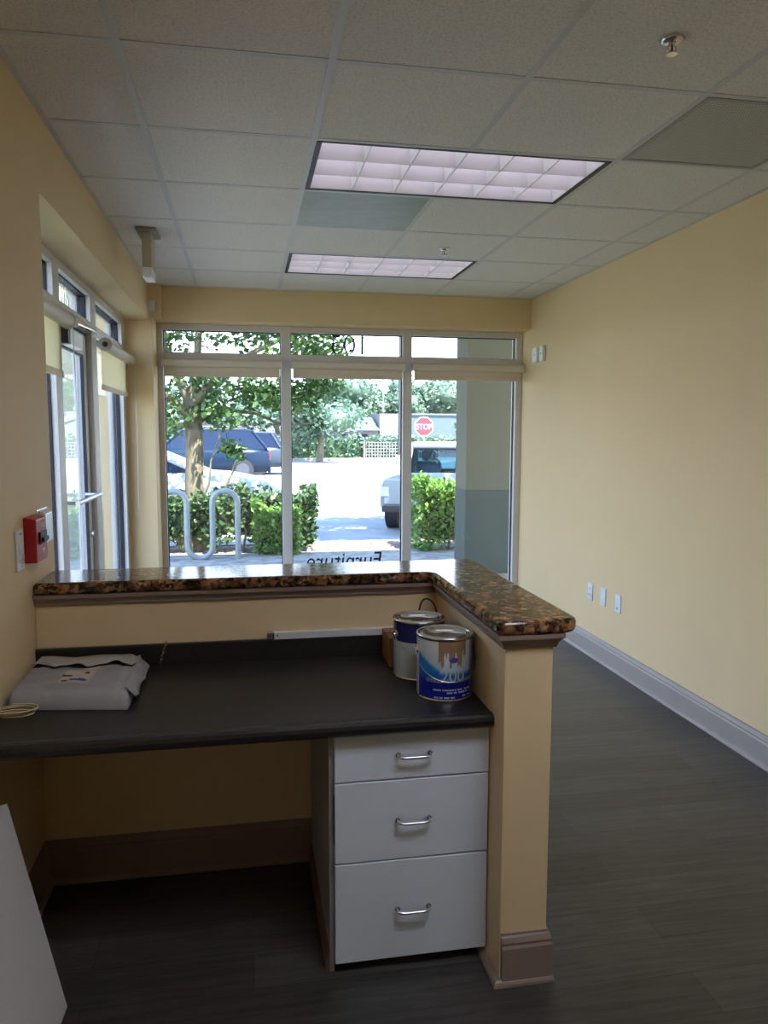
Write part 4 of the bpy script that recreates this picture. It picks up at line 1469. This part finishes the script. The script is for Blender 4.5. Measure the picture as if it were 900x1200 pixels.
# stop sign
t = empty('stop_sign', (6.84, 29.0, ZG), 'red octagonal stop sign on a pole behind the pickup truck', 'sign')
def octo(r): return [(6.84 + r * math.cos(PI / 8 + PI / 4 * k), 1.78 + r * math.sin(PI / 8 + PI / 4 * k)) for k in range(8)]
mb = MB(); mb.prism(octo(.395), 29.0, 29.006, 'y'); plate_ = mb.build('border', M['letterwhite'], t)
mb = MB(); mb.prism(octo(.365), 28.996, 28.9995, 'y'); mb.build('sign_face', M['stopred'], t)
vs, fs = text_mesh('STOP', .29, .001)
mb = MB(); mb.add([(6.84 + v[0] * .92, 28.994 - v[2], 1.68 + v[1]) for v in vs], fs, False); mb.build('lettering', M['letterwhite'], t)
mb = MB(); mb.cyl((6.84, 29.04, ZG), (6.84, 29.04, 2.1), .03, n=10); mb.build('post', M['galv'], t)

# cars
def wheel(m1, m2, c, r, w, axis):
    c = Vector(c); ax = Vector(axis).normalized()
    m1.cyl(c - ax * w / 2, c + ax * w / 2, r, r, 22)
    m2.cyl(c + ax * (w / 2 - .01), c + ax * (w / 2 + .012), r * .62, r * .58, 18)
    m2.cyl(c - ax * (w / 2 - .01), c - ax * (w / 2 + .012), r * .62, r * .58, 18)

def car(name, loc, rz, L, Wd, stations, cabin, roof_z, paint, label, cat, wheel_r=.33, wx=(.8, 3.6), tail=None, rack=False):
    """local x = length (0 = rear, L = front), y = width, z from ground"""
    t = empty(name, (0, 0, 0), label, cat)
    hw = Wd / 2
    m = MB()
    rings = []
    for (x, zb, zt, f) in stations:
        w = hw * f
        rings.append([(x, -w * .94, zb), (x, -w, zb + (zt - zb) * .35), (x, -w * .985, zb + (zt - zb) * .75), (x, -w * .90, zt), (x, 0, zt + .015),
                      (x, w * .90, zt), (x, w * .985, zb + (zt - zb) * .75), (x, w, zb + (zt - zb) * .35), (x, w * .94, zb)])
    n = len(rings[0])
    vs = [p for r in rings for p in r]
    fs = []
    for i in range(len(rings) - 1):
        for j in range(n):
            fs.append((i * n + j, (i + 1) * n + j, (i + 1) * n + (j + 1) % n, i * n + (j + 1) % n))
    m.add(vs, fs, True)
    m.add(rings[0], [tuple(range(n))], False); m.add(rings[-1], [tuple(range(n))[::-1]], False)
    m.build('body', paint, t)
    (xb0, xt0, xt1, xb1, zb) = cabin
    wb, wt = hw * .90, hw * .74
    B = [(xb0, -wb, zb), (xb1, -wb, zb), (xb1, wb, zb), (xb0, wb, zb)]
    T = [(xt0, -wt, roof_z - .05), (xt1, -wt, roof_z - .05), (xt1, wt, roof_z - .05), (xt0, wt, roof_z - .05)]
    m = MB(); m.hexa(B, T); m.build('windows', M['carglass'], t)
    m = MB()
    m.hexa([(xt0 - .02, -wt - .02, roof_z - .055), (xt1 + .02, -wt - .02, roof_z - .055), (xt1 + .02, wt + .02, roof_z - .055), (xt0 - .02, wt + .02, roof_z - .055)],
           [(xt0 + .1, -wt + .08, roof_z), (xt1 - .15, -wt + .08, roof_z), (xt1 - .15, wt - .08, roof_z), (xt0 + .1, wt - .08, roof_z)])
    m.build('roof', paint, t, bevel=.02)
    for k in range(4):
        m = MB(); m.tube([B[k], T[k]], .045, 8); m.build('pillar', paint, t)
    for fx in (.36, .70):
        for sg in (-1, 1):
            m = MB(); m.tube([(xb0 + (xb1 - xb0) * fx, sg * wb, zb), (xt0 + (xt1 - xt0) * fx, sg * wt, roof_z - .05)], .038, 8); m.build('pillar', paint, t)
    for x in wx:
        for sg in (-1, 1):
            a, b = MB(), MB()
            wheel(a, b, (x, sg * (hw - .09), wheel_r), wheel_r, .22, (0, 1, 0))
            wo = a.build('wheel', M['tyre'], t); b.build('hub', M['hub'], wo)
    for sg in (-1, 1):
        m = MB(); z = stations[0][2]
        m.box(-.012, .06, sg * hw * .72 - .14, sg * hw * .72 + .14, z - .30, z - .04); m.build('tail_light', M['taillight'], t, bevel=.01)
        m = MB(); z = stations[-1][2]
        m.box(L - .10, L + .012, sg * hw * .66 - .16, sg * hw * .66 + .16, z - .16, z - .02); m.build('headlight', M['lampclear'], t, bevel=.01)
    m = MB(); m.box(-.03, .08, -hw * .9, hw * .9, .28, .42); m.build('bumper', paint, t, bevel=.02)
    m = MB(); m.box(L - .08, L + .03, -hw * .9, hw * .9, .28, .42); m.build('bumper', paint, t, bevel=.02)
    if rack:
        m = MB()
        for sg in (-1, 1):
            m.tube([(xt0 + .2, sg * (wt - .08), roof_z + .05), (xt1 - .3, sg * (wt - .08), roof_z + .05)], .018, 8)
            for x in (xt0 + .25, (xt0 + xt1) / 2, xt1 - .35): m.cyl((x, sg * (wt - .08), roof_z - .01), (x, sg * (wt - .08), roof_z + .05), .018, n=8)
        m.build('roof_rack', M['darkgrey'], t)
    t.location = loc
    t.rotation_euler = (0, 0, rz)
    return t
sed = [(0, .30, .80, .80), (.25, .22, .95, .96), (1.0, .20, .98, 1.0), (2.2, .20, .98, 1.0), (3.1, .20, 1.0, 1.0), (3.7, .20, .96, .98), (4.35, .22, .84, .90), (4.65, .32, .64, .72)]
car('sedan', (-4.0, 13.9, ZG), 0, 4.65, 1.78, sed, (.55, 1.25, 2.35, 3.35, .95), 1.44, M['carwhite'], 'white sedan parked just behind the dark hedge', 'car', .32, (.85, 3.65))
suv = [(0, .42, 1.02, .86), (.12, .32, 1.12, .97), (1.0, .28, 1.14, 1.0), (3.2, .28, 1.12, 1.0), (3.9, .28, 1.06, .99), (4.6, .32, .98, .92), (4.85, .42, .80, .78)]
car('suv', (.85, 28.0, ZG), PI, 4.85, 1.95, suv, (.10, .62, 3.0, 3.75, 1.10), 1.80, M['carblue'], 'dark blue SUV parked broadside beyond the white sedan', 'car', .38, (.95, 3.85), rack=True)
car('suv', (1.55, 31.5, ZG), PI - .12, 4.7, 1.9, suv, (.10, .45, 3.0, 3.75, 1.10), 1.72, M['cargrey'], 'slate grey SUV behind the blue one, only its tail showing', 'car', .37, (.95, 3.75))

# pickup truck (local x right, y forward, z up; tail at y = 0)
t = empty('pickup_truck', (0, 0, 0), 'old white pickup truck seen from behind beyond the bright hedge', 'truck')
mb = MB(); mb.box(.0, .07, .04, 2.1, .42, .90); mb.box(1.73, 1.80, .04, 2.1, .42, .90); mb.box(.07, 1.73, .04, 2.1, .42, .48); mb.box(.07, 1.73, 2.02, 2.1, .48, .90)
mb.build('bed', M['carwhite'], t, bevel=.012)
mb = MB(); mb.box(.075, 1.725, 0, .045, .46, .885); mb.build('tailgate', M['carwhite'], t, bevel=.012)
mb = MB(); mb.box(.05, 1.75, -.10, .0, .34, .44); mb.build('bumper', M['darkgrey'], t, bevel=.012)
for x in (.015, 1.645):
    m = MB(); m.box(x, x + .14, -.012, .03, .60, .76); m.build('tail_light', M['lampclear'] if x < 1 else M['taillight'], t, bevel=.008)
mb = MB(); mb.box(.08, 1.72, 2.14, 3.5, .32, .82); mb.build('cab_body', M['carwhite'], t, bevel=.02)
mb = MB()
x0, x1, xt0, xt1 = .10, 1.70, .20, 1.60
zB, zT = .82, 1.44
yb0, yt0, yb1, yt1 = 2.16, 2.26, 3.45, 3.05
for (a, b) in (((x0, yb0), (xt0, yt0)), ((x1, yb0), (xt1, yt0)), ((x0, yb1), (xt0, yt1)), ((x1, yb1), (xt1, yt1)), ((x0, 2.62), (xt0, 2.62)), ((x1, 2.62), (xt1, 2.62))):
    mb.tube([(a[0], a[1], zB - .02), (b[0], b[1], zT)], .055, 8)
mb.tube([(x0, yb0, zB + .01), (x1, yb0, zB + .01)], .05, 8)
mb.tube([(xt0, yt0, zT - .02), (xt1, yt0, zT - .02)], .05, 8)
mb.build('cab_pillars', M['carwhite'], t)
mb = MB(); mb.hexa([(xt0 - .05, yt0 - .05, zT - .01), (xt1 + .05, yt0 - .05, zT - .01), (xt1 + .05, yt1 + .05, zT - .01), (xt0 - .05, yt1 + .05, zT - .01)],
                   [(xt0 + .06, yt0 + .06, zT + .07), (xt1 - .06, yt0 + .06, zT + .07), (xt1 - .06, yt1 - .1, zT + .06), (xt0 + .06, yt1 - .1, zT + .06)])
mb.build('roof', M['carwhite'], t, bevel=.03)
tg = glass_mat('truck_glass', (.50, .66, .72))
mb = MB()
mb.hexa([(x0 + .05, yb0 + .004, zB + .05), (x1 - .05, yb0 + .004, zB + .05), (x1 - .05, yb0 + .010, zB + .05), (x0 + .05, yb0 + .010, zB + .05)],
        [(xt0 + .05, yt0 + .004, zT - .06), (xt1 - .05, yt0 + .004, zT - .06), (xt1 - .05, yt0 + .010, zT - .06), (xt0 + .05, yt0 + .010, zT - .06)])
mb.build('rear_window', tg, t)
mb = MB()
mb.tube([(x0 + .07, yb0 - .012, zB + .07), (x1 - .07, yb0 - .012, zB + .07), (xt1 - .06, yt0 - .012, zT - .075), (xt0 + .06, yt0 - .012, zT - .075)], .018, 8, closed=True)
mb.build('window_seal', M['black'], t)
mb = MB()
mb.hexa([(x0 + .05, yb1 - .006, zB + .05), (x1 - .05, yb1 - .006, zB + .05), (x1 - .05, yb1, zB + .05), (x0 + .05, yb1, zB + .05)],
        [(xt0 + .05, yt1 - .006, zT - .04), (xt1 - .05, yt1 - .006, zT - .04), (xt1 - .05, yt1, zT - .04), (xt0 + .05, yt1, zT - .04)])
mb.build('windshield', tg, t)
for xb, xt in ((x0, xt0), (x1, xt1)):
    for ya, yb_, yc, yd in ((yb0 + .08, 2.56, 2.56, yt0 + .08), (2.68, yb1 - .10, yt1 - .06, 2.68)):
        m = MB(); m.hexa([(xb - .003, ya, zB + .03), (xb + .003, ya, zB + .03), (xb + .003, yb_, zB + .03), (xb - .003, yb_, zB + .03)],
                         [(xt - .003, yd, zT - .04), (xt + .003, yd, zT - .04), (xt + .003, yc, zT - .04), (xt - .003, yc, zT - .04)])
        m.build('side_window', M['carglass'], t)
for xx in (.30, 1.06):
    m = MB(); m.box(xx, xx + .46, 2.32, 2.46, .60, 1.12); m.box(xx + .10, xx + .36, 2.34, 2.44, 1.13, 1.32); m.build('seat', M['seat'], t, bevel=.04, seg=3)
mb = MB(); mb.box(.2, 1.6, 3.0, 3.35, .78, .94); mb.build('dashboard', M['dash'], t, bevel=.03)
mb = MB()
ring = []
for i in range(24):
    a = 2 * PI * i / 24
    ring.append((.53 + .19 * math.cos(a), 2.90 + .08 * math.sin(a), .98 + .17 * math.sin(a)))
mb.tube(ring, .016, 8, closed=True); mb.tube([(.35, 2.9, .98), (.71, 2.9, .98)], .014, 6)
mb.build('steering_wheel', M['lampclear'], t)
mb = MB(); mb.box(.80, 1.02, 2.98, 3.0, 1.26, 1.34); mb.build('rear_view_mirror', M['black'], t, bevel=.01)
mb = MB(); mb.box(.10, 1.70, 3.5, 4.6, .36, .86); mb.build('hood', M['carwhite'], t, bevel=.05)
for x in (.14, 1.66):
    for y in (.62, 4.0):
        a, b = MB(), MB(); wheel(a, b, (x, y, .33), .33, .22, (1, 0, 0)); wo = a.build('wheel', M['tyre'], t); b.build('hub', M['hub'], wo)
t.location = (2.24, 12.75, ZG)
t.rotation_euler = (0, 0, -rad(21))

# flowering shrub seen through the door
rng = random.Random(31)
t = empty('flowering_shrub', (-3.7, 17.5, ZG), 'yellow flowering shrub seen through the glass door', 'shrub')
def ball(cx, cy, cz, r):
    def f(q):
        v = Vector((q.gauss(0, 1), q.gauss(0, 1), q.gauss(0, 1))).normalized() * r * q.uniform(.6, 1)
        return (cx + v.x, cy + v.y, cz + v.z * .8)
    return f
mb = MB(); leaves(mb, 500, ball(-3.7, 17.5, .55, .75), .16, rng); mb.build('foliage', M['leaf_tree'], t)
mb = MB(); leaves(mb, 260, ball(-3.7, 17.4, .95, .45), .14, rng); mb.build('flowers', M['leaf_yellow'], t)
mb = MB(); mb.tube([(-3.7, 17.5, ZG), (-3.7, 17.5, .5)], .04, 8); mb.build('stem', M['bark'], t)

# ------------------------------------------------------------------ world, sun, camera
w = bpy.data.worlds.new('sky')
S.world = w
w.use_nodes = True
nt = w.node_tree
bg = nt.nodes['Background']
tc = nt.nodes.new('ShaderNodeTexCoord')
sp = nt.nodes.new('ShaderNodeSeparateXYZ')
nt.links.new(tc.outputs['Generated'], sp.inputs[0])
r = ramp(nt, [(0.0, (.55, .56, .58)), (0.02, (.98, 1.06, 1.18)), (0.22, (.76, .95, 1.28)), (0.6, (.42, .68, 1.22)), (1.0, (.28, .52, 1.12))])
nt.links.new(sp.outputs['Z'], r.inputs['Fac'])
nt.links.new(r.outputs['Color'], bg.inputs['Color'])
bg.inputs['Strength'].default_value = 2.3

sun = bpy.data.lights.new('sun', 'SUN')
sun.energy = 13.5
sun.angle = rad(.6)
sun.color = (1.0, .92, .80)
so = bpy.data.objects.new('sun', sun)
COL.objects.link(so)
dirv = Vector((-.30, .50, -1.25)).normalized()
so.rotation_euler = dirv.to_track_quat('-Z', 'Y').to_euler()
so.location = (0, 0, 20)

cam = bpy.data.cameras.new('camera')
co = bpy.data.objects.new('camera', cam)
COL.objects.link(co)
yaw, pit, rol = .1797, -.1030, .0025
fwd = Vector((math.sin(yaw) * math.cos(pit), math.cos(yaw) * math.cos(pit), math.sin(pit)))
rt = fwd.cross(Vector((0, 0, 1))).normalized()
up = rt.cross(fwd)
c_, s_ = math.cos(rol), math.sin(rol)
rt2 = rt * c_ + up * s_
up2 = up * c_ - rt * s_
mtx = Matrix((rt2, up2, -fwd)).transposed().to_4x4()
mtx.translation = (0, 0, 1.5176)
co.matrix_world = mtx
cam.sensor_fit = 'VERTICAL'
cam.sensor_height = 24.0
cam.lens = 892.26 / 1200 * 24.0
cam.clip_end = 500
S.camera = co

for o in bpy.data.objects:
    if '_o' in o:
        del o['_o']

S.view_settings.view_transform = 'Standard'
S.view_settings.look = 'None'
S.view_settings.gamma = 1.0
S.view_settings.exposure = 1.2
S.view_settings.use_curve_mapping = False
S.cycles.use_denoising = True
S.cycles.max_bounces = 10
S.cycles.diffuse_bounces = 8
S.cycles.transparent_max_bounces = 16
S.cycles.sample_clamp_indirect = 6.0
S.cycles.caustics_reflective = False
S.cycles.caustics_refractive = False
